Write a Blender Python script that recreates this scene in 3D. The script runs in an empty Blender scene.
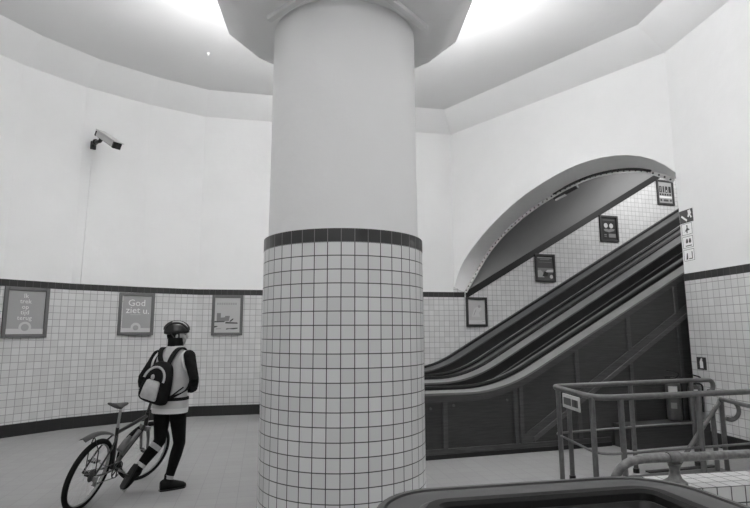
import bpy, bmesh, math, random
from math import sin, cos, pi, radians, atan2, hypot, sqrt
from mathutils import Vector as V, Matrix as M
random.seed(7)
S = bpy.context.scene
COL = S.collection
WM = {}                                   # world matrices of what has been built

# ------------------------------------------------------------------ materials
def new_mat(name):
    m = bpy.data.materials.new(name); m.use_nodes = True
    nt = m.node_tree; b = nt.nodes['Principled BSDF']
    return m, nt, b
def g(v): return (v, v, v, 1)
def flat(name, v, rough=.6, metal=0., var=0., scale=8., bump=0., coat=0., spec=.5):
    m, nt, b = new_mat(name)
    b.inputs['Base Color'].default_value = g(v); b.inputs['Roughness'].default_value = rough
    b.inputs['Metallic'].default_value = metal; b.inputs['Coat Weight'].default_value = coat
    b.inputs['Specular IOR Level'].default_value = spec
    if var or bump:
        tc = nt.nodes.new('ShaderNodeTexCoord'); n = nt.nodes.new('ShaderNodeTexNoise')
        n.inputs['Scale'].default_value = scale; n.inputs['Detail'].default_value = 6
        nt.links.new(tc.outputs['Object'], n.inputs['Vector'])
        if var:
            r = nt.nodes.new('ShaderNodeMapRange')
            r.inputs['To Min'].default_value = v*(1-var); r.inputs['To Max'].default_value = v*(1+var)
            r.inputs['From Min'].default_value = .3; r.inputs['From Max'].default_value = .7
            nt.links.new(n.outputs['Fac'], r.inputs['Value']); nt.links.new(r.outputs['Result'], b.inputs['Base Color'])
        if bump:
            bp = nt.nodes.new('ShaderNodeBump'); bp.inputs['Strength'].default_value = bump; bp.inputs['Distance'].default_value = .01
            nt.links.new(n.outputs['Fac'], bp.inputs['Height']); nt.links.new(bp.outputs['Normal'], b.inputs['Normal'])
    return m
def tiles(name, v, vm, size=.121, mortar=.0035, rough=.35, var=.06, rowoff=0., spec=.5):
    m, nt, b = new_mat(name)
    b.inputs['Specular IOR Level'].default_value = spec
    uv = nt.nodes.new('ShaderNodeUVMap'); uv.uv_map = 'UVMap'
    mp = nt.nodes.new('ShaderNodeMapping'); mp.inputs['Location'].default_value = (0, rowoff, 0)
    br = nt.nodes.new('ShaderNodeTexBrick'); br.offset = 0; br.squash = 1
    br.inputs['Scale'].default_value = 1; br.inputs['Brick Width'].default_value = size
    br.inputs['Row Height'].default_value = size; br.inputs['Mortar Size'].default_value = mortar
    br.inputs['Mortar Smooth'].default_value = .15; br.inputs['Bias'].default_value = 0
    br.inputs['Color1'].default_value = g(v*(1-var)); br.inputs['Color2'].default_value = g(v*(1+var))
    br.inputs['Mortar'].default_value = g(vm)
    nt.links.new(uv.outputs['UV'], mp.inputs['Vector']); nt.links.new(mp.outputs['Vector'], br.inputs['Vector'])
    nt.links.new(br.outputs['Color'], b.inputs['Base Color'])
    b.inputs['Roughness'].default_value = rough
    bp = nt.nodes.new('ShaderNodeBump'); bp.inputs['Strength'].default_value = .25; bp.inputs['Distance'].default_value = .002; bp.invert = True
    nt.links.new(br.outputs['Fac'], bp.inputs['Height']); nt.links.new(bp.outputs['Normal'], b.inputs['Normal'])
    return m
def plaster(name, v, stain=.04):
    m, nt, b = new_mat(name)
    b.inputs['Roughness'].default_value = .8; b.inputs['Specular IOR Level'].default_value = .2
    tc = nt.nodes.new('ShaderNodeTexCoord')
    n1 = nt.nodes.new('ShaderNodeTexNoise'); n1.inputs['Scale'].default_value = .9; n1.inputs['Detail'].default_value = 8; n1.inputs['Roughness'].default_value = .65
    n2 = nt.nodes.new('ShaderNodeTexNoise'); n2.inputs['Scale'].default_value = 5; n2.inputs['Detail'].default_value = 5
    nt.links.new(tc.outputs['Object'], n1.inputs['Vector']); nt.links.new(tc.outputs['Object'], n2.inputs['Vector'])
    r = nt.nodes.new('ShaderNodeMapRange'); r.inputs['From Min'].default_value = .3; r.inputs['From Max'].default_value = .6
    r.inputs['To Min'].default_value = v*(1-stain); r.inputs['To Max'].default_value = v
    nt.links.new(n1.outputs['Fac'], r.inputs['Value']); nt.links.new(r.outputs['Result'], b.inputs['Base Color'])
    bp = nt.nodes.new('ShaderNodeBump'); bp.inputs['Strength'].default_value = .25; bp.inputs['Distance'].default_value = .02
    nt.links.new(n2.outputs['Fac'], bp.inputs['Height']); nt.links.new(bp.outputs['Normal'], b.inputs['Normal'])
    return m
def wood(name, v):
    m, nt, b = new_mat(name)
    b.inputs['Roughness'].default_value = .55; b.inputs['Specular IOR Level'].default_value = .3
    tc = nt.nodes.new('ShaderNodeTexCoord'); mp = nt.nodes.new('ShaderNodeMapping'); mp.inputs['Scale'].default_value = (3, 3, 40)
    n = nt.nodes.new('ShaderNodeTexNoise'); n.inputs['Scale'].default_value = 1.5; n.inputs['Detail'].default_value = 6
    nt.links.new(tc.outputs['Object'], mp.inputs['Vector']); nt.links.new(mp.outputs['Vector'], n.inputs['Vector'])
    r = nt.nodes.new('ShaderNodeMapRange'); r.inputs['From Min'].default_value = .3; r.inputs['From Max'].default_value = .7
    r.inputs['To Min'].default_value = v*.8; r.inputs['To Max'].default_value = v*1.2
    nt.links.new(n.outputs['Fac'], r.inputs['Value']); nt.links.new(r.outputs['Result'], b.inputs['Base Color'])
    return m
def emit(name, v, strength):
    m, nt, b = new_mat(name); b.inputs['Base Color'].default_value = g(v)
    b.inputs['Emission Color'].default_value = g(1); b.inputs['Emission Strength'].default_value = strength
    return m
MT = dict(
    plaster=plaster('plaster_white', .80), plaster_col=plaster('plaster_column', .86, .02), ceiling=plaster('ceiling_paint', .70, .02),
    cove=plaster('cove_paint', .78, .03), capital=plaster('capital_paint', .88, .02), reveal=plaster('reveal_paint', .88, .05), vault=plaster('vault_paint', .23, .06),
    tile=tiles('tile_wall', .60, .28, mortar=.0045), tile_dark=tiles('tile_black', .022, .07, rowoff=.06, mortar=.004),
    tile_col=tiles('tile_column', .72, .05, mortar=.0045, rough=.3, rowoff=.06), tile_col_dark=tiles('tile_column_dark', .035, .22, mortar=.003, rowoff=.06),
    tile_ledge=tiles('tile_ledge', .66, .06, mortar=.005, rough=.3), base_tile=tiles('tile_base', .018, .03, size=.2, mortar=.003),
    floor=tiles('floor_tiles', .31, .26, size=.2, mortar=.004, rough=.55, var=.03, spec=.3),
    wood=wood('dark_wood', .049), wood_lt=wood('dark_wood_frame', .07), wood_trim=wood('wood_trim', .095),
    rubber=flat('black_rubber', .009, .6, spec=.25), deck=flat('deck_metal', .165, .5, .0, .1, 5), deck_dk=flat('deck_metal_dark', .085, .5, .0, .1, 5),
    inner=flat('balustrade_panel', .022, .45, 0, .15, 6), step=flat('step_metal', .12, .5, .3),
    rail=flat('rail_paint', .12, .38, .0, .15, 20), rail_worn=flat('rail_paint_worn', .155, .4, .0, .45, 22), steel=flat('steel_bare', .45, .3, .8),
    black=flat('black_paint', .012, .4), grey=flat('grey_paint', .18, .5), lgrey=flat('light_grey_paint', .5, .5), white=flat('white_paint', .8, .5),
    frame=flat('poster_frame_grey', .14, .45, .2), frame_dk=flat('poster_frame_dark', .045, .45, .2),
    p_mid=flat('poster_grey', .34, .5), p_lt=flat('poster_light', .55, .5), p_txt=flat('poster_text', .75, .5), p_dk=flat('poster_dark', .02, .4), p_dk2=flat('poster_darkgrey', .07, .5), p_pale=flat('poster_pale', .47, .5), p_bl=flat('poster_block', .2, .5),
    fabric_blk=flat('fabric_black', .012, .9, 0, .3, 25, .3, spec=.12), vest=flat('vest_fabric', .55, .8, 0, .06, 9, .5), vest_lt=flat('vest_reflective', .72, .5), tights=flat('tights_black', .008, .8, spec=.12),
    skin=flat('skin', .42, .55, 0, .05, 20), hair=flat('hair', .012, .7, spec=.12), bag_dk=flat('bag_dark', .015, .8, spec=.12), bag_lt=flat('bag_light', .50, .75, 0, .1, 20), bag_md=flat('bag_mid', .09, .75, spec=.12),
    shoe=flat('shoe_black', .014, .6, spec=.12), tyre=flat('tyre', .014, .8, spec=.12), alu=flat('aluminium', .42, .35, .7), bikeblk=flat('bike_frame_paint', .014, .3, coat=.5), silver=flat('bike_silver', .22, .35, .4),
    helmet=flat('helmet_black', .014, .28, coat=.3), ext_red=flat('extinguisher_paint', .055, .35), mud=flat('mudguard_grey', .06, .5), tube=emit('fluorescent_tube', .9, 3.0),
)

# ------------------------------------------------------------------ mesh helpers
def box(bm, c, size, rot=None):
    r = bmesh.ops.create_cube(bm, size=1)
    m = M.Translation(V(c)) @ (rot.to_4x4() if rot is not None else M.Identity(4)) @ M.Diagonal(V((*size, 1)))
    bmesh.ops.transform(bm, matrix=m, verts=r['verts']); return r['verts']
def axes(x, y, z): return M((V(x), V(y), V(z))).transposed()
def frame_pts(path, closed=False):
    n = len(path); T = []
    for i in range(n):
        a = path[(i-1) % n] if (closed or i > 0) else path[i]
        b = path[(i+1) % n] if (closed or i < n-1) else path[i]
        T.append((b-a).normalized())
    t = T[0]; u = V((0, 0, 1)) if abs(t.z) < .9 else V((1, 0, 0))
    nrm = (u - t*u.dot(t)).normalized(); N = [nrm]
    for i in range(1, n):
        nrm = N[-1] - T[i]*N[-1].dot(T[i])
        nrm = nrm.normalized() if nrm.length > 1e-6 else N[-1]
        N.append(nrm)
    return T, N
def loft(bm, rings, cap=True, closed=False):
    vs = [[bm.verts.new(p) for p in r] for r in rings]; n = len(vs[0])
    m = len(vs)
    for i in range(m if closed else m-1):
        a, b = vs[i], vs[(i+1) % m]
        for j in range(n):
            bm.faces.new((a[j], a[(j+1) % n], b[(j+1) % n], b[j]))
    if cap and not closed:
        bm.faces.new(list(reversed(vs[0]))); bm.faces.new(vs[-1])
    return vs
def tube(bm, path, r, seg=10, closed=False, cap=True):
    path = [V(p) for p in path]; T, N = frame_pts(path, closed); rings = []
    for i, p in enumerate(path):
        rr = r[i] if isinstance(r, (list, tuple)) else r
        b = T[i].cross(N[i]); rings.append([p + (N[i]*cos(2*pi*k/seg) + b*sin(2*pi*k/seg))*rr for k in range(seg)])
    loft(bm, rings, cap, closed)
def limb(bm, path, rad, seg=14):
    """tapering limb with rounded ends"""
    path = [V(p) for p in path]; P = []; R = []
    d0 = (path[0]-path[1]).normalized(); d1 = (path[-1]-path[-2]).normalized()
    for a in (80, 55, 25): P.append(path[0]+d0*rad[0]*sin(radians(a))); R.append(rad[0]*cos(radians(a)))
    for p, r in zip(path, rad): P.append(p); R.append(r)
    for a in (25, 55, 80): P.append(path[-1]+d1*rad[-1]*sin(radians(a))); R.append(rad[-1]*cos(radians(a)))
    tube(bm, P, R, seg)
def smooth_path(pts, n=4, closed=False):
    pts = [V(p) for p in pts]; out = []; m = len(pts)
    for i in range(m if closed else m-1):
        p0 = pts[i-1] if (i > 0 or closed) else pts[i]; p1 = pts[i]; p2 = pts[(i+1) % m]; p3 = pts[(i+2) % m] if (closed or i+2 < m) else p2
        for k in range(n):
            t = k/n
            out.append(.5*((2*p1)+(p2-p0)*t+(2*p0-5*p1+4*p2-p3)*t*t+(3*p1-p0-3*p2+p3)*t**3))
    if not closed: out.append(pts[-1])
    return out
def ell(bm, c, r, rot=None, seg=20, rings=12):
    q = bmesh.ops.create_uvsphere(bm, u_segments=seg, v_segments=rings, radius=1)
    m = M.Translation(V(c)) @ (rot.to_4x4() if rot is not None else M.Identity(4)) @ M.Diagonal(V((*r, 1)))
    bmesh.ops.transform(bm, matrix=m, verts=q['verts'])
def prism(bm, poly, ext):
    """polygon (3-D points) extruded by vector"""
    a = [bm.verts.new(V(p)) for p in poly]; b = [bm.verts.new(V(p)+V(ext)) for p in poly]; n = len(a)
    bm.faces.new(a); bm.faces.new(list(reversed(b)))
    for i in range(n): bm.faces.new((a[i], b[i], b[(i+1) % n], a[(i+1) % n]))
def cyl(bm, a, b, r, seg=14): tube(bm, [a, b], r, seg)
def BM(): return bmesh.new()

def obj(name, bm, mat, parent=None, smooth=False, bevel=0., remesh=0., subsurf=0, recalc=True):
    if recalc: bmesh.ops.recalc_face_normals(bm, faces=bm.faces)
    me = bpy.data.meshes.new(name); bm.to_mesh(me); bm.free()
    mats = mat if isinstance(mat, (list, tuple)) else [mat]
    for m in mats: me.materials.append(m)
    o = bpy.data.objects.new(name, me); COL.objects.link(o)
    if parent is not None:
        me.transform(WM[parent].inverted()); o.parent = parent; WM[o] = WM[parent]
    else:
        xs = [v.co for v in me.vertices]
        c = V(((min(v.x for v in xs)+max(v.x for v in xs))/2, (min(v.y for v in xs)+max(v.y for v in xs))/2, min(v.z for v in xs)))
        me.transform(M.Translation(-c)); o.location = c; WM[o] = M.Translation(c)
    mods = False
    if remesh:
        k = o.modifiers.new('r', 'REMESH'); k.mode = 'VOXEL'; k.voxel_size = remesh; k.use_smooth_shade = True
        k = o.modifiers.new('s', 'SMOOTH'); k.factor = .5; k.iterations = 5; mods = True
    if bevel:
        k = o.modifiers.new('b', 'BEVEL'); k.width = bevel; k.segments = 2; k.limit_method = 'ANGLE'; k.angle_limit = radians(40); mods = True
    if subsurf:
        k = o.modifiers.new('u', 'SUBSURF'); k.levels = subsurf; k.render_levels = subsurf; mods = True
    if mods:
        bpy.context.view_layer.update()
        dg = bpy.context.evaluated_depsgraph_get()
        nm = bpy.data.meshes.new_from_object(o.evaluated_get(dg)); o.modifiers.clear()
        old = o.data; o.data = nm; bpy.data.meshes.remove(old); nm.name = name
        if not nm.materials:
            for m in mats: nm.materials.append(m)
    if smooth:
        o.data.shade_smooth()
        o.data.set_sharp_from_angle(angle=radians(smooth if smooth is not True else 40))
    return o
def tag(o, label, cat, group=None):
    o['label'] = label; o['category'] = cat
    if group: o['group'] = group
    return o
def thing(name, label, cat, loc, group=None):
    o = bpy.data.objects.new(name, None); COL.objects.link(o); o.location = loc; o.empty_display_size = .1
    WM[o] = M.Translation(V(loc)); return tag(o, label, cat, group)
def struct(o): o['kind'] = 'structure'; return o
def text(name, s, size, origin, xdir, ydir, mat, parent, depth=.001):
    """lettering lying in the plane xdir/ydir, centred on origin"""
    cu = bpy.data.curves.new(name, 'FONT'); cu.body = s; cu.size = size; cu.align_x = 'CENTER'; cu.align_y = 'CENTER'; cu.extrude = depth; cu.resolution_u = 2
    t = bpy.data.objects.new(name, cu); COL.objects.link(t); bpy.context.view_layer.update()
    me = bpy.data.meshes.new_from_object(t.evaluated_get(bpy.context.evaluated_depsgraph_get()))
    bpy.data.objects.remove(t); bpy.data.curves.remove(cu)
    x = V(xdir).normalized(); y = V(ydir).normalized(); z = x.cross(y)
    m = M.Translation(V(origin)) @ axes(x, y, z).to_4x4()
    me.transform(WM[parent].inverted() @ m); me.materials.clear(); me.materials.append(mat)
    o = bpy.data.objects.new(name, me); COL.objects.link(o); o.parent = parent; WM[o] = WM[parent]; return o
def uv_strip(bm, pts, z0, z1, off, u0=0., thick=.0, ztop=None):
    """vertical strip along pts (plan), moved off towards the room; UV in metres; solid if thick"""
    uv = bm.loops.layers.uv.get('UVMap') or bm.loops.layers.uv.new('UVMap')
    n = len(pts); P = [V((p[0], p[1])) for p in pts]; Nn = []
    for i in range(n):
        a = P[max(i-1, 0)]; b = P[min(i+1, n-1)]
        e1 = (P[i]-a).normalized() if i > 0 else None; e2 = (b-P[i]).normalized() if i < n-1 else None
        def rn(e): return V((e.y, -e.x))
        if e1 is None: nn = rn(e2)
        elif e2 is None: nn = rn(e1)
        else:
            nn = (rn(e1)+rn(e2)).normalized(); nn = nn/max(.4, nn.dot(rn(e1)))
        Nn.append(nn)
    U = [u0]
    for i in range(1, n): U.append(U[-1]+(P[i]-P[i-1]).length)
    F = [P[i]+Nn[i]*off for i in range(n)]; B = [P[i]+Nn[i]*(off-thick) for i in range(n)]
    def q(ps, uvs):
        f = bm.faces.new([bm.verts.new(V(p)) for p in ps])
        for l, w in zip(f.loops, uvs): l[uv].uv = w
    for i in range(n-1):
        a, b = F[i], F[i+1]
        q([(a.x, a.y, z0), (b.x, b.y, z0), (b.x, b.y, z1), (a.x, a.y, z1)], [(U[i], z0), (U[i+1], z0), (U[i+1], z1), (U[i], z1)])
        if thick:
            c, d_ = B[i], B[i+1]
            q([(d_.x, d_.y, z0), (c.x, c.y, z0), (c.x, c.y, z1), (d_.x, d_.y, z1)], [(0, 0)]*4)
            q([(a.x, a.y, z1), (b.x, b.y, z1), (d_.x, d_.y, z1), (c.x, c.y, z1)], [(U[i], z1), (U[i+1], z1), (U[i+1], z1+thick), (U[i], z1+thick)])
            q([(c.x, c.y, z0), (d_.x, d_.y, z0), (b.x, b.y, z0), (a.x, a.y, z0)], [(0, 0)]*4)
    if thick:
        for a, b, in ((F[0], B[0]), (F[-1], B[-1])):
            q([(a.x, a.y, z0), (a.x, a.y, z1), (b.x, b.y, z1), (b.x, b.y, z0)], [(0, z0), (0, z1), (thick, z1), (thick, z0)])
    bmesh.ops.remove_doubles(bm, verts=bm.verts, dist=1e-5)

# ------------------------------------------------------------------ the hall
HB, BC, HC, ZC = 2.60, .205, 6.43, 6.80          # tile band top, base height, wall top, ceiling
C1 = (1.85, 12.35); C2 = (5.0, 8.53)
left_pts = [(-7.05, 4.5), (-7.0, 6.6), (-6.75, 7.8), (-6.25, 8.85), (-5.6, 9.75), (-4.7, 10.55), (-3.75, 11.2)]
back_pts = [(-3.75, 11.2), C1]
right_pts = [C2, (5.14, 7.2), (5.35, 5.0), (5.3, 2.0)]
rear_pts = [(5.3, 2.0), (4.2, -1.5), (1.5, -3.5), (-2.0, -3.6), (-5.0, -1.5), (-6.6, 1.5), (-7.05, 4.5)]
outline = left_pts[:-1] + back_pts + right_pts + rear_pts[1:-1]

def wall(side, pts, wains=True):
    bm = BM(); uv_strip(bm, pts, 0, HC, 0, thick=.25); w = struct(obj('wall_'+side, bm, MT['plaster']))
    if wains:
        bm = BM(); uv_strip(bm, pts, BC, HB-.118, .012, thick=.012); obj('tile_wainscot', bm, MT['tile'], w, recalc=True)
        bm = BM(); uv_strip(bm, pts, HB-.118, HB, .014, thick=.014); obj('tile_band', bm, MT['tile_dark'], w)
        bm = BM(); uv_strip(bm, pts, 0, BC, .02, thick=.02); struct(obj('baseboard_'+side, bm, MT['base_tile']))
    return w
wall('left', left_pts); wall('back', back_pts); wall('right', right_pts); wall('rear', rear_pts)

def offset_poly(pts, d):
    n = len(pts); out = []
    for i in range(n):
        a, b, c = V(pts[i-1]), V(pts[i]), V(pts[(i+1) % n])
        e1 = (b-a).normalized(); e2 = (c-b).normalized(); n1 = V((e1.y, -e1.x)); n2 = V((e2.y, -e2.x))
        m = (n1+n2).normalized(); out.append(b + m*d/max(.35, m.dot(n1)))
    return out
inner_c = offset_poly(outline, .58)
bm = BM()
prism(bm, [(p.x, p.y, ZC) for p in inner_c], (0, 0, .2)); bmesh.ops.triangulate(bm, faces=[f for f in bm.faces if len(f.verts) > 4])
struct(obj('ceiling', bm, MT['ceiling']))
bm = BM(); n = len(outline)
A = [bm.verts.new((p[0], p[1], HC)) for p in outline]; B = [bm.verts.new((p.x, p.y, ZC)) for p in inner_c]
C = [bm.verts.new((p[0], p[1], ZC+.2)) for p in outline]
for i in range(n):
    j = (i+1) % n; bm.faces.new((A[i], A[j], B[j], B[i])); bm.faces.new((A[j], A[i], C[i], C[j])); bm.faces.new((B[i], B[j], C[j], C[i]))
struct(obj('trim_1', bm, MT['cove']))

# escalator axes
ang = radians(16.8); D = V((cos(ang), sin(ang), 0)); Nn = V((-sin(ang), cos(ang), 0)); Z = V((0, 0, 1))
def E3(s, n_, z): return D*s + Nn*n_ + Z*z

# floor with a stair opening
hole = [V((2.12, 5.30)), V((4.55, 6.04)), V((4.30, 6.95)), V((2.14, 6.36))]
bm = BM(); uv = bm.loops.layers.uv.new('UVMap')
big = [V((-9, -5)), V((9, -5)), V((9, 16)), V((-9, 16))]
vb = [bm.verts.new((p.x, p.y, 0)) for p in big]; vh = [bm.verts.new((p.x, p.y, 0)) for p in hole]
for i in range(4): bm.faces.new((vb[i], vb[(i+1) % 4], vh[(i+1) % 4], vh[i]))
vd = [bm.verts.new((p.x, p.y, -.3)) for p in hole]
for i in range(4): bm.faces.new((vh[i], vh[(i+1) % 4], vd[(i+1) % 4], vd[i]))
ca, sa = cos(radians(12)), sin(radians(12))
for f in bm.faces:
    for l in f.loops: l[uv].uv = (l.vert.co.x*ca + l.vert.co.y*sa, -l.vert.co.x*sa + l.vert.co.y*ca)
struct(obj('floor', bm, MT['floor']))

# arch wall: outline measured in the wall plane
W = (V((*C2, 0))-V((*C1, 0))).normalized(); WN = V((-W.y, W.x, 0)); A0 = V((*C1, 0)); LW = (V((*C2, 0))-A0).length
outer = [(0.0, 2.7), (0.084, 2.924), (0.189, 3.135), (0.328, 3.325), (0.492, 3.497), (0.67, 3.658), (0.856, 3.81), (1.048, 3.954), (1.246, 4.09), (1.449, 4.218), (1.657, 4.337), (1.871, 4.445), (2.09, 4.542), (2.315, 4.627), (2.542, 4.704), (2.773, 4.772), (3.005, 4.828), (3.242, 4.866), (3.48, 4.884), (3.719, 4.882), (3.956, 4.856), (4.188, 4.803), (4.411, 4.721), (4.618, 4.607), (4.8, 4.459), (4.959, 4.286)]
inner = [(2.08, 12.348, 2.604), (2.2, 12.373, 2.794), (2.314, 12.378, 2.988), (2.421, 12.352, 3.181), (2.526, 12.287, 3.365), (2.63, 12.185, 3.534), (2.737, 12.06, 3.689), (2.849, 11.924, 3.831), (2.968, 11.78, 3.959), (3.092, 11.63, 4.078), (3.218, 11.477, 4.19), (3.348, 11.32, 4.291), (3.48, 11.159, 4.383), (3.615, 10.996, 4.468), (3.751, 10.83, 4.545), (3.889, 10.663, 4.615), (4.029, 10.494, 4.674), (4.17, 10.322, 4.718), (4.314, 10.148, 4.743), (4.458, 9.973, 4.749), (4.602, 9.798, 4.737), (4.745, 9.625, 4.706), (4.885, 9.456, 4.652), (5.017, 9.295, 4.568), (5.141, 9.145, 4.454), (5.259, 9.002, 4.322)]
bm = BM()
tops = [A0+W*a+Z*HC for a, z in outer]; bots = [A0+W*a+Z*z for a, z in outer]
vt = [bm.verts.new(p) for p in tops]; vb = [bm.verts.new(p) for p in bots]
vt2 = [bm.verts.new(p+WN*.02) for p in tops]; vb2 = [bm.verts.new(p+WN*.02) for p in bots]
for i in range(len(outer)-1):
    bm.faces.new((vb[i], vb[i+1], vt[i+1], vt[i])); bm.faces.new((vb2[i+1], vb2[i], vt2[i], vt2[i+1]))
    bm.faces.new((vt[i], vt[i+1], vt2[i+1], vt2[i])); bm.faces.new((vb[i+1], vb[i], vb2[i], vb2[i+1]))
bm.faces.new((vb[0], vt[0], vt2[0], vb2[0])); bm.faces.new((vt[-1], vb[-1], vb2[-1], vt2[-1]))
struct(obj('wall_arch', bm, MT['plaster'], smooth=30))
DEP = .5
ip = [V(p) for p in inner]
bm = BM()
ro = [bm.verts.new(p) for p in bots]; ri = [bm.verts.new(p) for p in ip]
for i in range(len(ro)-1): bm.faces.new((ro[i], ro[i+1], ri[i+1], ri[i]))
struct(obj('trim_2', bm, MT['reveal'], smooth=50))
# bolted edging strip along the far edge of the reveal
bm = BM(); rg = []
for i, p in enumerate(ip):
    t = (ip[min(i+1, len(ip)-1)]-ip[max(i-1, 0)]).normalized(); dn = t.cross(WN).normalized()
    if dn.z > 0: dn = -dn
    rg.append([p+dn*.0-WN*.012, p+dn*.07-WN*.012, p+dn*.07+WN*.012, p+WN*.012])
loft(bm, rg); edging = struct(obj('trim_3', bm, MT['lgrey']))
bm = BM()
for i in range(len(ip)-1):
    L = (ip[i+1]-ip[i]).length; k = max(1, round(L/.13))
    t = (ip[i+1]-ip[i]).normalized(); dn = t.cross(WN).normalized(); dn = -dn if dn.z > 0 else dn
    for j in range(k):
        c = ip[i].lerp(ip[i+1], (j+.5)/k)+dn*.035-WN*.012; cyl(bm, c, c-WN*.014, .017, 8)
b = obj('bolt_heads', bm, MT['black'], edging); b['kind'] = 'stuff'
# tunnel vault and walls
TAN = .568; AX = D+Z*TAN
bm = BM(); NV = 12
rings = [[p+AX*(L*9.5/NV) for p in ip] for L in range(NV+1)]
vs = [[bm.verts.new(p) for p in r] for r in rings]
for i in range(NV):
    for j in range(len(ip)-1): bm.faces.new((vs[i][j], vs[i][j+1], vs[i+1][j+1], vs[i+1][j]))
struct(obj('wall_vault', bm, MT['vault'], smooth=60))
NF = 11.24
def bandz(s): return 2.60 if s < 5.60 else 2.60+TAN*(s-5.60)
bm = BM(); uv = bm.loops.layers.uv.new('UVMap')
ss = [5.36, 5.6, 15.0]
for a, b_ in zip(ss[:-1], ss[1:]):
    lo_, hi_ = [E3(s, NF, 0) if s > 5.4 else V((C1[0]-.03, C1[1]-.018, 0)) for s in (a, b_)]
    f = bm.faces.new([bm.verts.new(p) for p in (lo_, hi_, hi_+Z*bandz(b_), lo_+Z*(bandz(a) if a > 5.4 else 2.73))])
    for l, w in zip(f.loops, ((a, 0), (b_, 0), (b_, bandz(b_)), (a, bandz(a) if a > 5.4 else 2.73))): l[uv].uv = w
tw = struct(obj('wall_tunnel', bm, MT['tile'], recalc=False))
bm = BM()
prism(bm, [E3(5.60, NF-.02, 2.45), E3(15, NF-.02, bandz(15)-.15), E3(15, NF-.02, bandz(15)+.03), E3(5.60, NF-.02, 2.62)], Nn*.02)
obj('tile_band', bm, MT['black'], tw)
bm = BM(); prism(bm, [V((C1[0]-.02, C1[1]-.022, 2.482)), E3(5.56, NF-.012, 2.482), E3(5.56, NF-.012, 2.60), V((C1[0]-.02, C1[1]-.022, 2.60))], Nn*.012); obj('tile_band', bm, MT['black'], tw)
bm = BM(); prism(bm, [E3(7.6, 6.74, -.5), E3(16, 6.74, -.5), E3(16, 6.74, 12), E3(7.6, 6.74, 5.5)], Nn*-.1); struct(obj('wall_tunnel_near', bm, MT['plaster']))
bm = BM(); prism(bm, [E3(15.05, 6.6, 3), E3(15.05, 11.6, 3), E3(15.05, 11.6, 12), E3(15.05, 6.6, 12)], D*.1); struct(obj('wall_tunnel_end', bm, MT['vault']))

# ------------------------------------------------------------------ column
CX, CY = -.32, 5.37
col = thing('column', 'massive round column with square white tiles below, smooth white plaster above and a flared octagonal top', 'column', (CX, CY, 0))
def cyl_uv(bm, R, z0, z1, seg=96, phase=0., R2=None, capz=None):
    uv = bm.loops.layers.uv.get('UVMap') or bm.loops.layers.uv.new('UVMap'); circ = 42*.121
    for k in range(seg):
        a, b_ = 2*pi*k/seg, 2*pi*(k+1)/seg
        p = [(CX+R*cos(a), CY+R*sin(a), z0), (CX+R*cos(b_), CY+R*sin(b_), z0), (CX+R*cos(b_), CY+R*sin(b_), z1), (CX+R*cos(a), CY+R*sin(a), z1)]
        f = bm.faces.new([bm.verts.new(V(q)) for q in p]); u0, u1 = circ*k/seg+phase, circ*(k+1)/seg+phase
        for l, w in zip(f.loops, ((u0, z0), (u1, z0), (u1, z1), (u0, z1))): l[uv].uv = w
        if R2 is not None:
            q = [(CX+R*cos(a), CY+R*sin(a), z1), (CX+R*cos(b_), CY+R*sin(b_), z1), (CX+R2*cos(b_), CY+R2*sin(b_), z1), (CX+R2*cos(a), CY+R2*sin(a), z1)]
            bm.faces.new([bm.verts.new(V(w)) for w in q])
    bmesh.ops.remove_doubles(bm, verts=bm.verts, dist=1e-5)
bm = BM(); cyl_uv(bm, .80, 0, HB-.121, phase=.035); obj('tiled_base', bm, MT['tile_col'], col, smooth=True)
bm = BM(); cyl_uv(bm, .802, HB-.121, HB, phase=.035, R2=.74); obj('dark_tile_band', bm, MT['tile_col_dark'], col, smooth=30)
bm = BM()
prof_ = [(.758, HB-.02), (.752, 3.6), (.75, 4.60), (.75, 6.82)]
loft(bm, [[V((CX+r*cos(2*pi*k/96), CY+r*sin(2*pi*k/96), z)) for k in range(96)] for r, z in prof_]); obj('shaft', bm, MT['plaster_col'], col, smooth=True)
# octagonal capital: flat soffit, sloping flare, upright rim, open on top
def octa(r, z, rot=26.5): return [V((CX+r*cos(radians(rot+45*k)), CY+r*sin(radians(rot+45*k)), z)) for k in range(8)]
bm = BM()
circ_ = lambda r, z: [V((CX+r*cos(radians(26.5+45*k/8*1)+0), CY+r*sin(radians(26.5+45*k/8)), z)) for k in range(64)]
def octr(r, z):
    o = octa(r, z); out = []
    for k in range(8):
        for j in range(8): out.append(o[k].lerp(o[(k+1) % 8], j/8))
    return out
def ringr(r, z): return [V((CX+r*cos(radians(26.5+45*k/8)), CY+r*sin(radians(26.5+45*k/8)), z)) for k in range(64)]
loft(bm, [ringr(.745, 4.82), octr(1.06, 4.82), octr(1.47, 5.19), octr(1.49, 5.31), octr(1.43, 5.31), octr(1.42, 5.2), octr(1.03, 4.9), ringr(.745, 4.9)], cap=False)
cap = obj('capital', bm, MT['capital'], col, smooth=50)
for p0, p1 in (((-1.05, 4.91), (-0.5059999999999999, 4.398)), ((0.53, 5.07), (-0.061999999999999944, 4.318))):      # slim battens fixed under the soffit
    p0 = V((*p0, 4.795)); p1 = V((*p1, 4.795)); tg = (p1-p0).normalized(); rd = tg.cross(Z)
    bm = BM(); box(bm, (p0+p1)/2, (.06, (p1-p0).length, .05), axes(rd, tg, Z)); bt = obj('batten', bm, MT['plaster'], col, bevel=.006)

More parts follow.
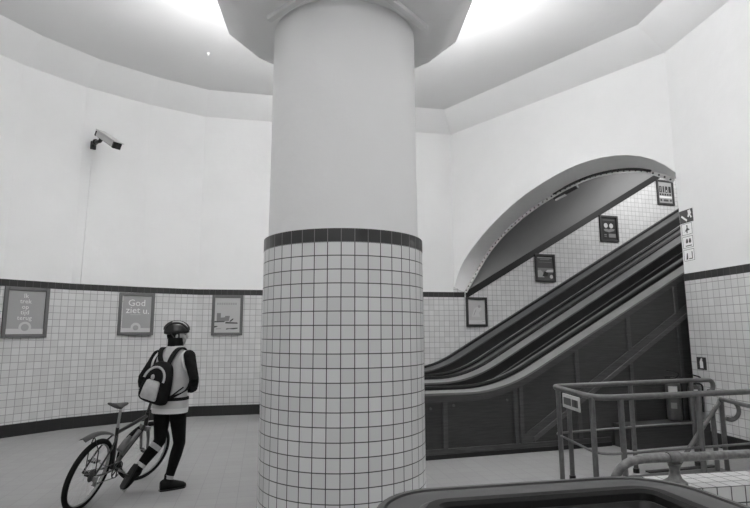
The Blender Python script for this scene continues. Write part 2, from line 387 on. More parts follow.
# ------------------------------------------------------------------ escalators
def lerp_tab(x, xs, ys):
    if x <= xs[0]: return ys[0]
    for i in range(len(xs)-1):
        if x <= xs[i+1]: return ys[i]+(ys[i+1]-ys[i])*(x-xs[i])/(xs[i+1]-xs[i])
    return ys[-1]
TN = [6.89, 7.3, 8.3, 8.7, 9.3, 10.65, 11.24]; TS = [3.95, 4.0, 4.17, 4.28, 4.34, 4.55, 4.62]; TM = [.52, .53, .545, .552, .552, .552, .552]
def prof(s, n_, base=.865):
    s1, m, w = lerp_tab(n_, TN, TS), lerp_tab(n_, TN, TM), .55
    if s < s1-w: return base
    if s < s1+w: return base+(s-s1+w)**2*m/(4*w)
    return base+m*(s-s1)
SS = [1.4, 2.2, 2.8]+[3.1+.12*i for i in range(20)]+[6.0+.75*i for i in range(13)]
def strip(bm, poly, ss=SS, pn=None):
    """closed (n, dz) outline swept along the escalator"""
    loft(bm, [[E3(s, n_, prof(s, pn if pn else n_)+dz) for n_, dz in poly] for s in ss])
def epart(name, poly, mat, par, ss=SS, pn=None, smooth=30):
    bm = BM(); strip(bm, poly, ss, pn); return obj(name, bm, mat, par, smooth=smooth)
def hr(nc, dz, w=.085, h=.05):
    return [(nc-w/2, dz-h*.5), (nc-w/2, dz), (nc-w*.3, dz+h*.5), (nc+w*.3, dz+h*.5), (nc+w/2, dz), (nc+w/2, dz-h*.5)]
def steps(bm, n0, n1, nm):
    s = 2.7; z = prof(s, nm)-.80; k = 0
    poly = [(s-.5, z)]
    while s < 14.4:
        z2 = prof(s+.3, nm)-.80; poly += [(s, z), (s, z2)]; z = z2; s += .4
    poly += [(s, z), (s, z-.9)]
    low = [(a, b-.45) for a, b in poly[::-1][1:]]
    prism(bm, [E3(a, n0, b) for a, b in poly]+[E3(a, n0, b) for a, b in low], Nn*(n1-n0))

near = thing('escalator', 'nearer escalator with panelled dark wooden side rising to the right into the arch', 'escalator', tuple(E3(4.5, 7.9, 0)))
# wooden side
bm = BM()
loft(bm, [[E3(s, 6.89, 0 if s < 7.7 else prof(s, 6.89)-2.4), E3(s, 6.94, 0 if s < 7.7 else prof(s, 6.89)-2.4), E3(s, 6.94, prof(s, 6.89)), E3(s, 6.89, prof(s, 6.89))] for s in SS])
side = obj('side_panel', bm, MT['wood'], near)
def board(name, poly, mat, t=.022):
    bm = BM(); prism(bm, [E3(s, 6.89-t, z) for s, z in poly], Nn*(t+.005)); return obj(name, bm, mat, side, bevel=.004)
SP = [s for s in SS if s <= 9.9]
bm = BM(); loft(bm, [[E3(s, 6.862, prof(s, 6.89)-.125), E3(s, 6.895, prof(s, 6.89)-.125), E3(s, 6.895, prof(s, 6.89)-.005), E3(s, 6.862, prof(s, 6.89)-.005)] for s in SP]); obj('top_rail', bm, MT['wood_lt'], side, smooth=30)
board('bottom_rail', [(1.4, .06), (5.75, .06), (5.75, .13), (1.4, .13)], MT['wood_lt'])
board('skirting', [(1.4, 0), (5.75, 0), (5.75, .06), (1.4, .06)], MT['black'], .03)
def dg(s, hi): return (.17+.602*(s-4.21)) if hi else (.005+.60*(s-4.21))
for s in (2.05, 3.065): board('stile', [(s-.035, .12), (s+.035, .12), (s+.035, prof(s, 6.89)-.12), (s-.035, prof(s, 6.89)-.12)], MT['wood_lt'])
board('stile', [(4.13, .12), (4.19, .12), (4.19, prof(4.16, 6.89)-.10), (4.13, prof(4.16, 6.89)-.12)], MT['wood_lt'])
board('stile', [(4.22, .12), (4.28, .12), (4.28, prof(4.25, 6.89)-.10), (4.22, prof(4.25, 6.89)-.12)], MT['wood_lt'])
for s in (5.22, 6.21, 7.19, 8.2): board('stile', [(s-.035, dg(s, 1)), (s+.035, dg(s, 1)+.03), (s+.035, prof(s, 6.89)-.11), (s-.035, prof(s, 6.89)-.13)], MT['wood_lt'])
for s in (5.22, 6.21, 7.2): board('stile', [(s-.035, .1), (s+.035, .1), (s+.035, dg(s, 0)+.02), (s-.035, dg(s, 0)-.02)], MT['wood_lt'])
board('diagonal_board', [(4.28, .13), (4.43, .13), (9.5, dg(9.5, 0)+.04), (9.5, dg(9.5, 1)+.03), (4.28, dg(4.28, 1)+.03)], MT['wood_lt'], .018)
board('diagonal_rail', [(4.42, dg(4.42, 0)), (9.5, dg(9.5, 0)), (9.5, dg(9.5, 0)+.075), (4.42, dg(4.42, 0)+.075)], MT['wood_trim'], .035)
for s, z in ((2.86, .66), (3.2, .69), (4.03, .73)):
    bm = BM(); c = E3(s, 6.89, z); cyl(bm, c, c-Nn*.012, .018, 12); obj('screw', bm, MT['deck_dk'], side)
epart('outer_deck', [(6.85, -.03), (6.85, 0), (7.10, .012), (7.10, -.03)], MT['deck'], near)
epart('handrail', hr(7.19, .035), MT['rubber'], near)
epart('inner_deck', [(7.25, -.03), (7.25, .03), (7.38, .03), (7.38, -.03)], MT['deck_dk'], near)
epart('inner_panel', [(7.36, -.80), (7.36, -.02), (7.40, -.02), (7.40, -.80)], MT['inner'], near)
bm = BM(); steps(bm, 7.42, 8.28, 7.9); obj('step_band', bm, MT['step'], near)
epart('far_panel', [(8.30, -.80), (8.30, -.01), (8.36, -.01), (8.36, -.80)], MT['inner'], near, pn=8.3)
epart('skirting_strip', [(8.285, -.22), (8.285, -.205), (8.31, -.205), (8.31, -.22)], MT['deck'], near, ss=[s for s in SS if s > 4.0], pn=8.3)
epart('inner_deck', [(8.28, -.03), (8.28, 0), (8.70, .012), (8.70, -.03)], MT['deck'], near)
epart('handrail', hr(8.765, .03), MT['rubber'], near)
far = thing('escalator', 'farther escalator climbing along the tiled tunnel wall with the posters', 'escalator', tuple(E3(4.8, 10.1, 0)))
epart('middle_deck', [(8.82, -.03), (8.82, .0), (9.14, .0), (9.14, -.03)], MT['deck_dk'], far)
epart('handrail', hr(9.21, .035), MT['rubber'], far)
epart('inner_deck', [(9.27, -.03), (9.27, .03), (9.40, .03), (9.40, -.03)], MT['deck'], far)
epart('inner_panel', [(9.38, -.80), (9.38, -.02), (9.42, -.02), (9.42, -.80)], MT['inner'], far)
bm = BM(); steps(bm, 9.44, 10.46, 9.9); obj('step_band', bm, MT['step'], far)
epart('far_panel', [(10.48, -.80), (10.48, -.01), (10.54, -.01), (10.54, -.80)], MT['inner'], far, pn=10.5)
epart('inner_deck', [(10.46, -.03), (10.46, 0), (10.92, .01), (10.92, -.03)], MT['deck_dk'], far)
epart('handrail', hr(10.98, .03), MT['rubber'], far)
epart('outer_deck', [(11.03, -.03), (11.03, 0), (11.235, .02), (11.235, -.03)], MT['deck_dk'], far)
# landing newels behind the column: rounded ends
for par, a, b_ in ((near, 6.89, 7.40), (near, 8.30, 8.8), (far, 8.82, 9.40), (far, 10.48, 11.23)):
    bm = BM(); pts = []
    for k in range(9):
        t = pi/2+pi*k/8; pts.append((1.42+.35*cos(t), .45+.44*sin(t)))
    prism(bm, [E3(s, a, z) for s, z in pts], Nn*(b_-a)); obj('newel', bm, MT['wood'], par, smooth=40)
bm = BM(); prism(bm, [E3(1.35, 7.42, 0), E3(2.7, 7.42, 0), E3(2.7, 8.28, 0), E3(1.35, 8.28, 0)], Z*.05); obj('landing_plate', bm, MT['step'], near)
bm = BM(); prism(bm, [E3(1.9, 9.44, 0), E3(2.7, 9.44, 0), E3(2.7, 10.46, 0), E3(1.9, 10.46, 0)], Z*.05); obj('landing_plate', bm, MT['step'], far)

# dark plinth in front of the wooden side
pl = thing('plinth', 'low dark plinth with a pale front edge at the foot of the escalator side', 'plinth', tuple(E3(6.6, 6.7, 0)))
bm = BM(); prism(bm, [E3(5.80, 6.55, 0), E3(6.95, 6.55, 0), E3(6.95, 6.86, 0), E3(5.80, 6.86, 0)], Z*.30); obj('body', bm, MT['wood'], pl)
bm = BM(); prism(bm, [E3(5.78, 6.55, .30), E3(6.95, 6.55, .30), E3(6.95, 6.86, .30), E3(5.78, 6.86, .30)], Z*.035); obj('top_board', bm, MT['wood'], pl)
bm = BM(); prism(bm, [E3(5.78, 6.52, .305), E3(6.95, 6.52, .305), E3(6.95, 6.55, .305), E3(5.78, 6.55, .305)], Z*.033); obj('nosing', bm, MT['deck'], pl, bevel=.005)

# ------------------------------------------------------------------ posters
def poster(label, c, xd, w, h, fm, bg, art, group, bw=.062):
    """c centre on the wall, xd runs left to right as seen; art(place) draws on the sheet"""
    xd = V(xd).normalized(); nd = xd.cross(Z).normalized()          # towards the room
    t = thing('framed_poster', label, 'poster', tuple(V(c)-Z*h/2), group)
    c = V(c); R = axes(xd, Z, -nd) if False else axes(xd, nd, Z)
    bm = BM()
    for sx in (-1, 1): box(bm, c+xd*sx*(w/2-bw/2)+nd*.02, (bw, .04, h), R)
    for sz in (-1, 1): box(bm, c+Z*sz*(h/2-bw/2)+nd*.02, (w-2*bw, .04, bw), R)
    obj('frame', bm, fm, t, bevel=.006)
    bm = BM(); box(bm, c+nd*.008, (w-2*bw+.01, .012, h-2*bw+.01), R); sh = obj('printed_sheet', bm, bg, t)
    wi, hi = w-2*bw, h-2*bw
    def P(u, v, k=0): return c+xd*(u-.5)*wi+Z*(v-.5)*hi+nd*(.0145+.0006*k)
    def patch(pts, mat, name='print', k=0):
        bm = BM(); prism(bm, [P(u, v, k) for u, v in pts], nd*.0012); obj(name, bm, mat, sh)
    def rect(u0, v0, u1, v1, mat, name='print', k=0): patch([(u0, v0), (u1, v0), (u1, v1), (u0, v1)], mat, name, k)
    def disc(u, v, r, mat, name='print', k=0, a0=0, a1=360, ry=None):
        ar = wi/hi; n_ = 24
        patch([(u+r*cos(radians(a0+(a1-a0)*i/n_)), v+(ry or r*ar)*sin(radians(a0+(a1-a0)*i/n_))) for i in range(n_)], mat, name, k)
    def txt(s, u, v, size, mat): text('lettering', s, size, P(u, v, 1), xd, Z, mat, sh)
    art(rect, disc, patch, txt)
    return t
def art_trek(rect, disc, patch, txt):
    for i, s in enumerate(('Ik', 'trek', 'op', 'tijd', 'terug')): txt(s, .47, .88-.128*i, .106, MT['p_txt'])
    rect(0, 0, 1, .12, MT['p_lt']); disc(.5, .15, .17, MT['p_lt'], k=1); disc(.5, .15, .105, MT['p_mid'], k=2)
def art_god(rect, disc, patch, txt):
    txt('God', .5, .80, .18, MT['p_txt']); txt('ziet', .38, .60, .18, MT['p_txt']); txt('u.', .83, .585, .18, MT['p_txt']); rect(.3, .475, .66, .485, MT['p_lt'])
    rect(0, 0, 1, .11, MT['p_lt']); disc(.5, .13, .17, MT['p_lt'], k=1); disc(.5, .12, .095, MT['p_mid'], k=2)
def art_sea(rect, disc, patch, txt):
    for i in range(9): rect(.07+.09*i, .80, .14+.09*i, .86, MT['p_mid'], 'title_mark')
    for i in range(6): rect(.14+.1*i, .735, .21+.1*i, .765, MT['p_pale'], 'title_mark')
    patch([(.08, .33), (.24, .33), (.24, .56), (.08, .56)], MT['p_bl'], 'building'); patch([(.24, .33), (.56, .33), (.60, .48), (.42, .48), (.40, .44), (.24, .43)], MT['p_bl'], 'building')
    patch([(-.0, .29), (.38, .30), (.42, .33), (0, .33)], MT['p_dk2'], 'quay'); patch([(.42, .26), (.92, .25), (.9, .29), (.6, .30), (.44, .31)], MT['p_dk2'], 'quay')
    patch([(.58, .32), (.70, .40), (.76, .40), (.70, .35), (.62, .31)], MT['p_dk'], 'boat', 1)
    patch([(.0, .14), (.13, .17), (.12, .19), (.0, .19)], MT['p_dk2'], 'wave'); patch([(.05, .09), (.28, .1), (.26, .13), (.08, .12)], MT['p_mid'], 'wave')
    patch([(.45, .08), (.6, .1), (.75, .09), (.92, .11), (.92, .14), (.75, .13), (.6, .12), (.48, .12)], MT['p_dk2'], 'wave')
def art_pale(rect, disc, patch, txt):
    patch([(.2, .3), (.35, .62), (.5, .70), (.72, .78), (.8, .6), (.62, .45), (.7, .3)], MT['p_lt'], 'drawing'); disc(.66, .72, .08, MT['p_mid'], 'drawing', 1)
    patch([(.3, .36), (.45, .60), (.48, .58), (.34, .35)], MT['p_mid'], 'drawing', 1); rect(.82, .1, .95, .115, MT['p_dk'])
    rect(0, .0, 1, .16, MT['p_lt'])
def art_land(rect, disc, patch, txt):
    rect(.05, .92, .95, .955, MT['p_mid'], 'title_mark'); rect(.2, .85, .78, .88, MT['p_bl'], 'title_mark')
    rect(.1, .74, .9, .755, MT['p_bl'], 'title_mark'); rect(0, .3, 1, .5, MT['p_bl'], 'landscape')
    patch([(0, .1), (.42, .1), (.36, .3), (.2, .42), (0, .38)], MT['p_mid'], 'landscape', 1); patch([(.5, .32), (1, .34), (1, .44), (.62, .42)], MT['p_lt'], 'landscape', 1)
    patch([(.3, .14), (.62, .16), (.66, .3), (.44, .36)], MT['p_dk'], 'landscape', 2); disc(.86, .13, .1, MT['p_lt'], 'emblem', 2)
def art_night(rect, disc, patch, txt):
    disc(.3, .64, .13, MT['p_lt'], 'light_spot', ry=.11); disc(.66, .63, .13, MT['p_lt'], 'light_spot', ry=.11)
    patch([(.2, .38), (.5, .33), (.82, .4), (.9, .48), (.6, .5), (.5, .46), (.3, .5), (.14, .46)], MT['p_bl'], 'shape')
    rect(.46, .1, .93, .27, MT['p_bl'], 'caption'); rect(.16, .12, .32, .15, MT['p_bl'], 'caption'); rect(.16, .19, .32, .24, MT['p_bl'], 'caption')
    rect(.1, .86, .9, .92, MT['p_dk2'], 'caption')
def art_words(rect, disc, patch, txt):
    for i, (a, b_) in enumerate(((.08, .26), (.34, .44), (.52, .68), (.76, .94))):
        rect(a, .50, b_, .80, MT['p_dk'], 'word_mark')
    for i in range(5): rect(.08+.18*i, .36, .2+.18*i, .45, MT['p_dk'], 'word_mark')
    rect(.05, .24, .97, .33, MT['p_txt'], 'stripe'); rect(.1, .08, .24, .19, MT['p_dk2'], 'word_mark'); rect(.34, .08, .7, .18, MT['p_dk2'], 'word_mark'); rect(.8, .09, .95, .18, MT['p_dk2'], 'word_mark')
    rect(.14, .54, .18, .76, MT['p_mid'], 'word_mark', 1); rect(.58, .54, .62, .62, MT['p_txt'], 'word_mark', 1)
def on_left(i, a, z):
    p, q = V((*left_pts[i], 0)), V((*left_pts[i+1], 0)); u = (q-p).normalized(); return p+u*a+V((u.y, -u.x, 0))*.013+Z*z, u
G1 = 'framed posters on the curved tiled wall'; G2 = 'framed posters along the escalator tunnel'
c, u = on_left(3, .395, 2.052); poster('grey poster reading Ik trek op tijd terug in a grey frame on the tiled wall', c, u, .70, .86, MT['frame'], MT['p_mid'], art_trek, G1)
c, u = on_left(5, -.036+.0, 2.062); c, u = on_left(5, .0, 2.062)
p = V((-4.727, 10.532, 0)); u = V((.823, .562, 0)).normalized(); poster('grey poster reading God ziet u. in a grey frame behind the cyclist', p+V((u.y, -u.x, 0))*.035+Z*2.062, u, .66, .83, MT['frame'], MT['p_mid'], art_god, G1)
u = V((C1[0]+3.75, C1[1]-11.2, 0)).normalized(); p = V((-3.75, 11.2, 0))+u*.627
poster('pale poster with a grey harbour skyline, framed on the tiled wall right of the helmet', p+V((u.y, -u.x, 0))*.013+Z*2.057, u, .64, .85, MT['frame'], MT['p_pale'], art_sea, G1)
for lab, s, z, w, h, bg, art, fm in (
    ('pale drawing poster in a dark frame, lowest beside the escalator at the arch foot', 5.86, 2.145, .545, .68, 'p_pale', art_pale, 'frame_dk'),
    ('dark poster with a landscape and white round emblem, second up the escalator wall', 7.77, 3.235, .57, .69, 'p_dk2', art_land, 'frame_dk'),
    ('black poster with two pale oval spots, third up the escalator wall', 9.75, 4.325, .57, .69, 'p_dk', art_night, 'frame_dk'),
    ('grey poster of bold black lettering, highest on the escalator wall below the arch', 11.69, 5.43, .57, .70, 'p_mid', art_words, 'frame_dk')):
    poster(lab, E3(s, NF-.002, z), D, w, h, MT[fm], MT[bg], art, G2, .055)

# ------------------------------------------------------------------ security camera and its cable
cam_t = thing('security_camera', 'wall-mounted security camera with grey hood on a black bracket high on the left wall', 'security camera', (-5.46, 9.87, 5.0))
wn = V((.664, -.748, 0))
b0 = V((-5.46, 9.87, 5.29)); a0 = V((-5.20, 9.58, 5.42)); a1 = V((-4.66, 9.22, 5.05)); ax = (a1-a0).normalized()
up = (Z-ax*ax.z).normalized(); sd = ax.cross(up).normalized(); R = axes(ax, sd, up)
bm = BM(); box(bm, b0+wn*.02, (.04, .10, .16), axes(wn, wn.cross(Z), Z)); obj('wall_plate', bm, MT['black'], cam_t, bevel=.008)
mid = a0.lerp(a1, .16)-up*.06
bm = BM(); tube(bm, smooth_path([b0+wn*.03, b0+wn*.16+Z*.02, mid-up*.05, mid], 4), .035, 10); ell(bm, b0+wn*.17+Z*.03, (.055, .055, .055)); obj('arm', bm, MT['black'], cam_t, smooth=True)
bm = BM(); box(bm, a0.lerp(a1, .5), ((a1-a0).length*.92, .15, .11), R); obj('housing', bm, MT['lgrey'], cam_t, bevel=.02, smooth=True)
bm = BM(); box(bm, a0.lerp(a1, .52)+up*.066, ((a1-a0).length*1.04, .18, .014), R); obj('sun_hood', bm, MT['lgrey'], cam_t, bevel=.005)
bm = BM(); box(bm, a1-ax*.02-up*.005, (.05, .152, .12), R); f_ = obj('front_window', bm, MT['black'], cam_t, bevel=.01)
bm = BM(); box(bm, a0-up*.01, (.05, .14, .10), R); obj('rear_cap', bm, MT['black'], cam_t, bevel=.01)
bm = BM(); box(bm, a0.lerp(a1, .5)-up*.057, ((a1-a0).length*.8, .09, .012), R); obj('mount_rail', bm, MT['black'], cam_t)
bm = BM(); tube(bm, [V((-5.46, 9.87, 5.02))+wn*.008, V((-5.475, 9.86, 3.8))+wn*.008, V((-5.485, 9.853, 2.60))+wn*.008], .011, 8)
tag(obj('cable_conduit', bm, MT['plaster'], smooth=True), 'thin white cable pipe running down the left wall from the security camera', 'cable')

# ceiling knob
t = thing('ceiling_hook', 'tiny white fitting on the ceiling left of the column', 'ceiling fitting', (-3.06, 9.14, 6.66))
bm = BM(); cyl(bm, (-3.06, 9.14, 6.80), (-3.06, 9.14, 6.785), .03, 16); obj('base', bm, MT['white'], t)
bm = BM(); ell(bm, (-3.06, 9.14, 6.77), (.02, .02, .03)); obj('cap', bm, MT['white'], t, smooth=True)

# ------------------------------------------------------------------ signs on the right wall
RU = (V((5.14, 7.2, 0))-V((*C2, 0))).normalized(); RN = V((RU.y, -RU.x, 0))
def RW(a, z, o=.0): return V((*C2, 0))+RU*a+RN*o+Z*z
sg = thing('escalator_sign', 'tall escalator safety sign with dark top and three white pictograms at the wall corner', 'sign', tuple(RW(.16, 2.79)))
def plate(name, a0_, z0, a1_, z1, o, th, mat, par, shear=0.):
    bm = BM(); prism(bm, [RW(a0_, z0, o), RW(a1_, z0, o), RW(a1_, z1, o), RW(a0_, z1, o)], RN*th); return obj(name, bm, mat, par)
pl0 = plate('backing_plate', .02, 2.78, .30, 3.62, .001, .004, MT['white'], sg)
q = plate('dark_panel', .015, 3.41, .325, 3.62, .006, .003, MT['p_dk2'], sg)
def rpoly(name, pts, mat, par, o):
    bm = BM(); prism(bm, [RW(a, z, o) for a, z in pts], RN*.001); return obj(name, bm, mat, par)
rpoly('escalator_mark', [(.05, 3.52), (.07, 3.545), (.19, 3.455), (.17, 3.43)], MT['white'], q, .0095)
rpoly('figure_mark', [(.20, 3.50), (.22, 3.55), (.21, 3.60), (.27, 3.61), (.29, 3.55), (.27, 3.53), (.30, 3.48), (.27, 3.47), (.25, 3.52), (.23, 3.49)], MT['white'], q, .0095)
for i, z0 in enumerate((3.21, 3.00, 2.79)):
    q = plate('pictogram_panel', .035, z0, .285, z0+.195, .006, .002, MT['plaster_col'], sg)
    for (a, b_, c_, d_) in ((.04, z0+.005, .28, z0+.012), (.04, z0+.183, .28, z0+.19), (.04, z0+.005, .048, z0+.19), (.272, z0+.005, .28, z0+.19)):
        plate('outline', a, b_, c_, d_, .0085, .001, MT['frame'], q)
    m_ = MT['p_dk2']
    if i == 0:
        rpoly('figure_mark', [(.10, z0+.05), (.16, z0+.12), (.15, z0+.16), (.18, z0+.16), (.18, z0+.11), (.23, z0+.08), (.17, z0+.07), (.17, z0+.03), (.15, z0+.03), (.14, z0+.07)], m_, q, .0085)
    elif i == 1:
        for e in (.11, .18): rpoly('figure_mark', [(e, z0+.10), (e+.015, z0+.15), (e+.045, z0+.15), (e+.055, z0+.10), (e+.04, z0+.08), (e+.01, z0+.08)], m_, q, .0085)
        rpoly('figure_mark', [(.10, z0+.03), (.24, z0+.03), (.24, z0+.045), (.10, z0+.045)], m_, q, .0085)
    else:
        rpoly('figure_mark', [(.09, z0+.03), (.11, z0+.13), (.13, z0+.13), (.13, z0+.03)], m_, q, .0085)
        rpoly('figure_mark', [(.15, z0+.03), (.24, z0+.03), (.24, z0+.15), (.22, z0+.15), (.22, z0+.045), (.15, z0+.045)], MT['frame'], q, .0085)
es = thing('extinguisher_sign', 'small square black sign with a white extinguisher symbol on the right tiled wall', 'sign', tuple(RW(.22, 1.10)))
q = plate('plate', .125, 1.10, .325, 1.29, .013, .004, MT['p_dk'], es)
rpoly('bottle_mark', [(.19, 1.125), (.26, 1.125), (.26, 1.22), (.245, 1.235), (.25, 1.27), (.225, 1.275), (.205, 1.25), (.2, 1.235), (.19, 1.22)], MT['white'], q, .018)

def extinguisher(label, c, r, h, group, body, bracket=None):
    c = V(c); t = thing('fire_extinguisher', label, 'fire extinguisher', tuple(c), group)
    bm = BM(); pf = [(0, .0), (r*.85, .0), (r*.95, .02), (r, .05), (r, h*.84), (r*.93, h*.89), (r*.65, h*.92), (r*.32, h*.935), (r*.3, h*.955), (0, h*.955)]
    rg = [[c+V((max(a, .001)*cos(2*pi*k/24), max(a, .001)*sin(2*pi*k/24), b_)) for k in range(24)] for a, b_ in pf]
    loft(bm, rg); o = obj('cylinder', bm, body, t, smooth=50)
    f = (V((0, 0, 0))-V((c.x, c.y, 0))).normalized(); s_ = f.cross(Z)
    for z0, z1, m_ in ((.66, .83, MT['lgrey']), (.30, .44, MT['grey'])):
        bm = BM(); a = atan2(f.y, f.x); w = .62 if m_ is MT['lgrey'] else .4
        lo = [c+V((cos(a-w+2*w*k/8)*r*1.012, sin(a-w+2*w*k/8)*r*1.012, z0*h)) for k in range(9)]; hi = [p+Z*(z1-z0)*h for p in lo]
        va = [bm.verts.new(p) for p in lo]; vb_ = [bm.verts.new(p) for p in hi]
        for k in range(8): bm.faces.new((va[k], va[k+1], vb_[k+1], vb_[k]))
        obj('label', bm, m_, o, smooth=True)
    bm = BM(); box(bm, c+Z*h*.98, (.05, .05, .06)); box(bm, c+Z*(h*1.02)+s_*.03, (.13, .02, .02), axes(s_, f, Z)); box(bm, c+Z*(h*1.06)+s_*.03, (.14, .02, .015), axes(s_, f, Z)); obj('valve', bm, MT['black'], t, bevel=.004)
    bm = BM(); tube(bm, smooth_path([c+Z*h*.98-s_*.02, c+Z*h*1.12-s_*.10, c+Z*h*1.18-s_*.02, c+Z*h*1.2+s_*.06-f*.06], 5), .012, 8)
    tube(bm, smooth_path([c+Z*h*.97-s_*.02, c+Z*h*.93-s_*.11, c+Z*h*.6-s_*(r+.02), c+Z*h*.25-s_*(r+.015)], 5), .013, 8); obj('hose', bm, MT['black'], t, smooth=True)
    return t
GE = 'fire extinguishers by the escalator corner'
extinguisher('grey-labelled fire extinguisher standing on the plinth against the wooden escalator side', E3(6.79, 6.69, .342), .105, .62, GE, MT['ext_red'])
extinguisher('fire extinguisher half hidden behind the railing post at the right wall corner', RW(.17, .33, .14), .085, .58, GE, MT['ext_red'])
bm = BM(); prism(bm, [RW(.05, 0, .22), RW(.31, 0, .22), RW(.31, 0, .03), RW(.05, 0, .03)], Z*.325)
tag(obj('extinguisher_stand', bm, MT['wood']), 'dark wooden block under the fire extinguisher at the right wall corner', 'stand')

# ------------------------------------------------------------------ stair railing (U shape round the stair opening)
RZ, RMZ = 1.055, .53
RL = V((2.08, 6.36, 0)); RC = V((2.13, 5.26, 0)); rd_n = V((3.94-2.07, 5.72-5.2, 0)).normalized(); rd_f = V((4.33-2.08, 7.13-6.36, 0)).normalized()
rt = thing('stair_railing', 'grey tubular U-shaped railing with mid rail round the stair opening in front of the escalator', 'railing', (2.9, 6.0, 0))
near_end = RC+rd_n*3.25; far_end = RL+rd_f*2.42
def fillet(a, b, c, r, n_=6):
    e1 = (a-b).normalized(); e2 = (c-b).normalized(); out = []
    for k in range(n_+1):
        t_ = k/n_; out.append((b+e1*r)*(1-t_)**2+b*2*t_*(1-t_)+(b+e2*r)*t_**2)
    return out
top = [far_end+Z*RZ]+fillet(far_end+Z*RZ, RL+Z*RZ, RC+Z*RZ, .09)+fillet(RL+Z*RZ, RC+Z*RZ, near_end+Z*RZ, .22)+[near_end+Z*RZ]
bend = []
for k in range(1, 9):
    a = pi*k/9*1.15; bend.append(far_end+Z*(RZ-.075)+rd_f*.085*sin(a)+Z*.075*cos(a))
bm = BM(); tube(bm, list(reversed(bend))+top, .030, 12); obj('top_rail', bm, MT['rail'], rt, smooth=True)
midp = [far_end+Z*RMZ-rd_f*.1]+fillet(far_end+Z*RMZ, RL+Z*RMZ, RC+Z*RMZ, .07)+fillet(RL+Z*RMZ, RC+Z*RMZ, near_end+Z*RMZ, .22)+[near_end+Z*RMZ]
bm = BM(); tube(bm, midp, .013, 8); obj('mid_rail', bm, MT['rail'], rt, smooth=True)
posts = [RL+(RC-RL)*.12, RL+rd_f*.20, RL+rd_f*1.13, RL+rd_f*2.12, RC+(RL-RC)*.10, RC+rd_n*.27, RC+rd_n*1.21, RC+rd_n*2.5, near_end-rd_n*.03]
for p_ in posts:
    bm = BM(); cyl(bm, p_, p_+Z*RZ, .027, 12); po = obj('post', bm, MT['rail'], rt, smooth=True)
    bm = BM(); cyl(bm, p_, p_+Z*.05, .036, 12); obj('foot', bm, MT['black'], po, smooth=40)
# little notice hung on the short side
sn = thing('hanging_notice', 'small white-framed dark notice hung under the corner of the grey railing', 'sign', tuple(RL+(RC-RL)*.52+Z*.88))
e = (RC-RL).normalized(); ex = V((e.y, -e.x, 0)); ex = ex if ex.dot(V((-1, -1, 0))) > 0 else -ex
cN = RL+(RC-RL)*.52+Z*.95+ex*.035; RR = axes(e, ex, Z)
bm = BM(); box(bm, cN, (.44, .012, .15), RR); b_ = obj('plate', bm, MT['lgrey'], sn, bevel=.01)
bm = BM(); box(bm, cN+ex*.008, (.36, .004, .075), RR); q = obj('dark_field', bm, MT['p_dk2'], b_)
bm = BM(); box(bm, cN+ex*.008+e*.03, (.02, .006, .08), RR); obj('divider', bm, MT['lgrey'], b_)
bm = BM(); box(bm, cN+ex*.008+e*.12, (.04, .007, .072), RR); obj('letter_mark', bm, MT['black'], b_)
bm = BM(); 
for k in (-.15, .15): box(bm, cN+e*k+Z*.09-ex*.02, (.02, .01, .07), RR)
obj('hanger', bm, MT['rail'], sn)

# stair handrail going down into the opening, with curled end
H = V((4.31, 6.82, 0)); sh_ = thing('stair_handrail', 'grey stair handrail with two posts and a curled end sloping down inside the opening', 'handrail', (4.25, 6.8, 0))
ztop = .84; dn = (-D*.72-Z*.70)
bm = BM(); pth = [H+dn*1.7+Z*ztop, H+dn*.06+Z*ztop, H+Z*(ztop+.01), V((4.28, 6.35, ztop)), V((4.22, 5.6, ztop))]
tube(bm, pth, .026, 10); obj('rail', bm, MT['rail'], sh_, smooth=40)
bm = BM(); cu = []
for k in range(11):
    a = radians(100-k*22); cu.append(H+V((.06, -.06, 0))+V((.10, -.02, 0))*(.0+cos(a)*1.0)+Z*(ztop-.115+.115*sin(a)))
tube(bm, smooth_path(cu, 2), .026, 10); obj('curled_end', bm, MT['rail'], sh_, smooth=True)
for p_, zt in ((H, ztop), (V((4.18, 6.80, 0)), ztop-.13)):
    bm = BM(); cyl(bm, p_+(Z*0), p_+Z*zt, .028, 12); obj('post', bm, MT['rail'], sh_, smooth=True)
# stairs below the floor
st = thing('staircase', 'stone stair going down in the railed floor opening', 'stairs', (3.2, 6.1, -1.6))
bm = BM(); poly = []; s0 = D.dot(H)+.10; z = 0.
n0 = 4.46; n1 = 5.48
for k in range(9): poly += [(s0-.24*k, -.17*k), (s0-.24*k, -.17*(k+1))]
poly += [(s0-.24*9, -.17*9), (s0-.24*9, -1.8), (s0, -1.8)]
prism(bm, [E3(a, n0+.02, b_) for a, b_ in poly], Nn*(n1-n0)); struct(st); obj('flight', bm, MT['grey'], st)
bm = BM()
for i in range(4):
    a, b_ = hole[i], hole[(i+1) % 4]; prism(bm, [(a.x, a.y, -.3), (b_.x, b_.y, -.3), (b_.x, b_.y, -1.9), (a.x, a.y, -1.9)], ((b_-a).y*-.01, (b_-a).x*.01, 0))
prism(bm, [(p.x, p.y, -1.9) for p in hole], (0, 0, .05)); obj('shaft_lining', bm, MT['grey'], st)
bm = BM(); e0, e1 = V((3.3, 6.69, 0)), V((4.28, 6.965, 0)); ed = (e1-e0).normalized(); en = V((-ed.y, ed.x, 0))
prism(bm, [e0, e1, e1+en*.08, e0+en*.08], Z*.015); struct(obj('trim_4', bm, MT['wood']))

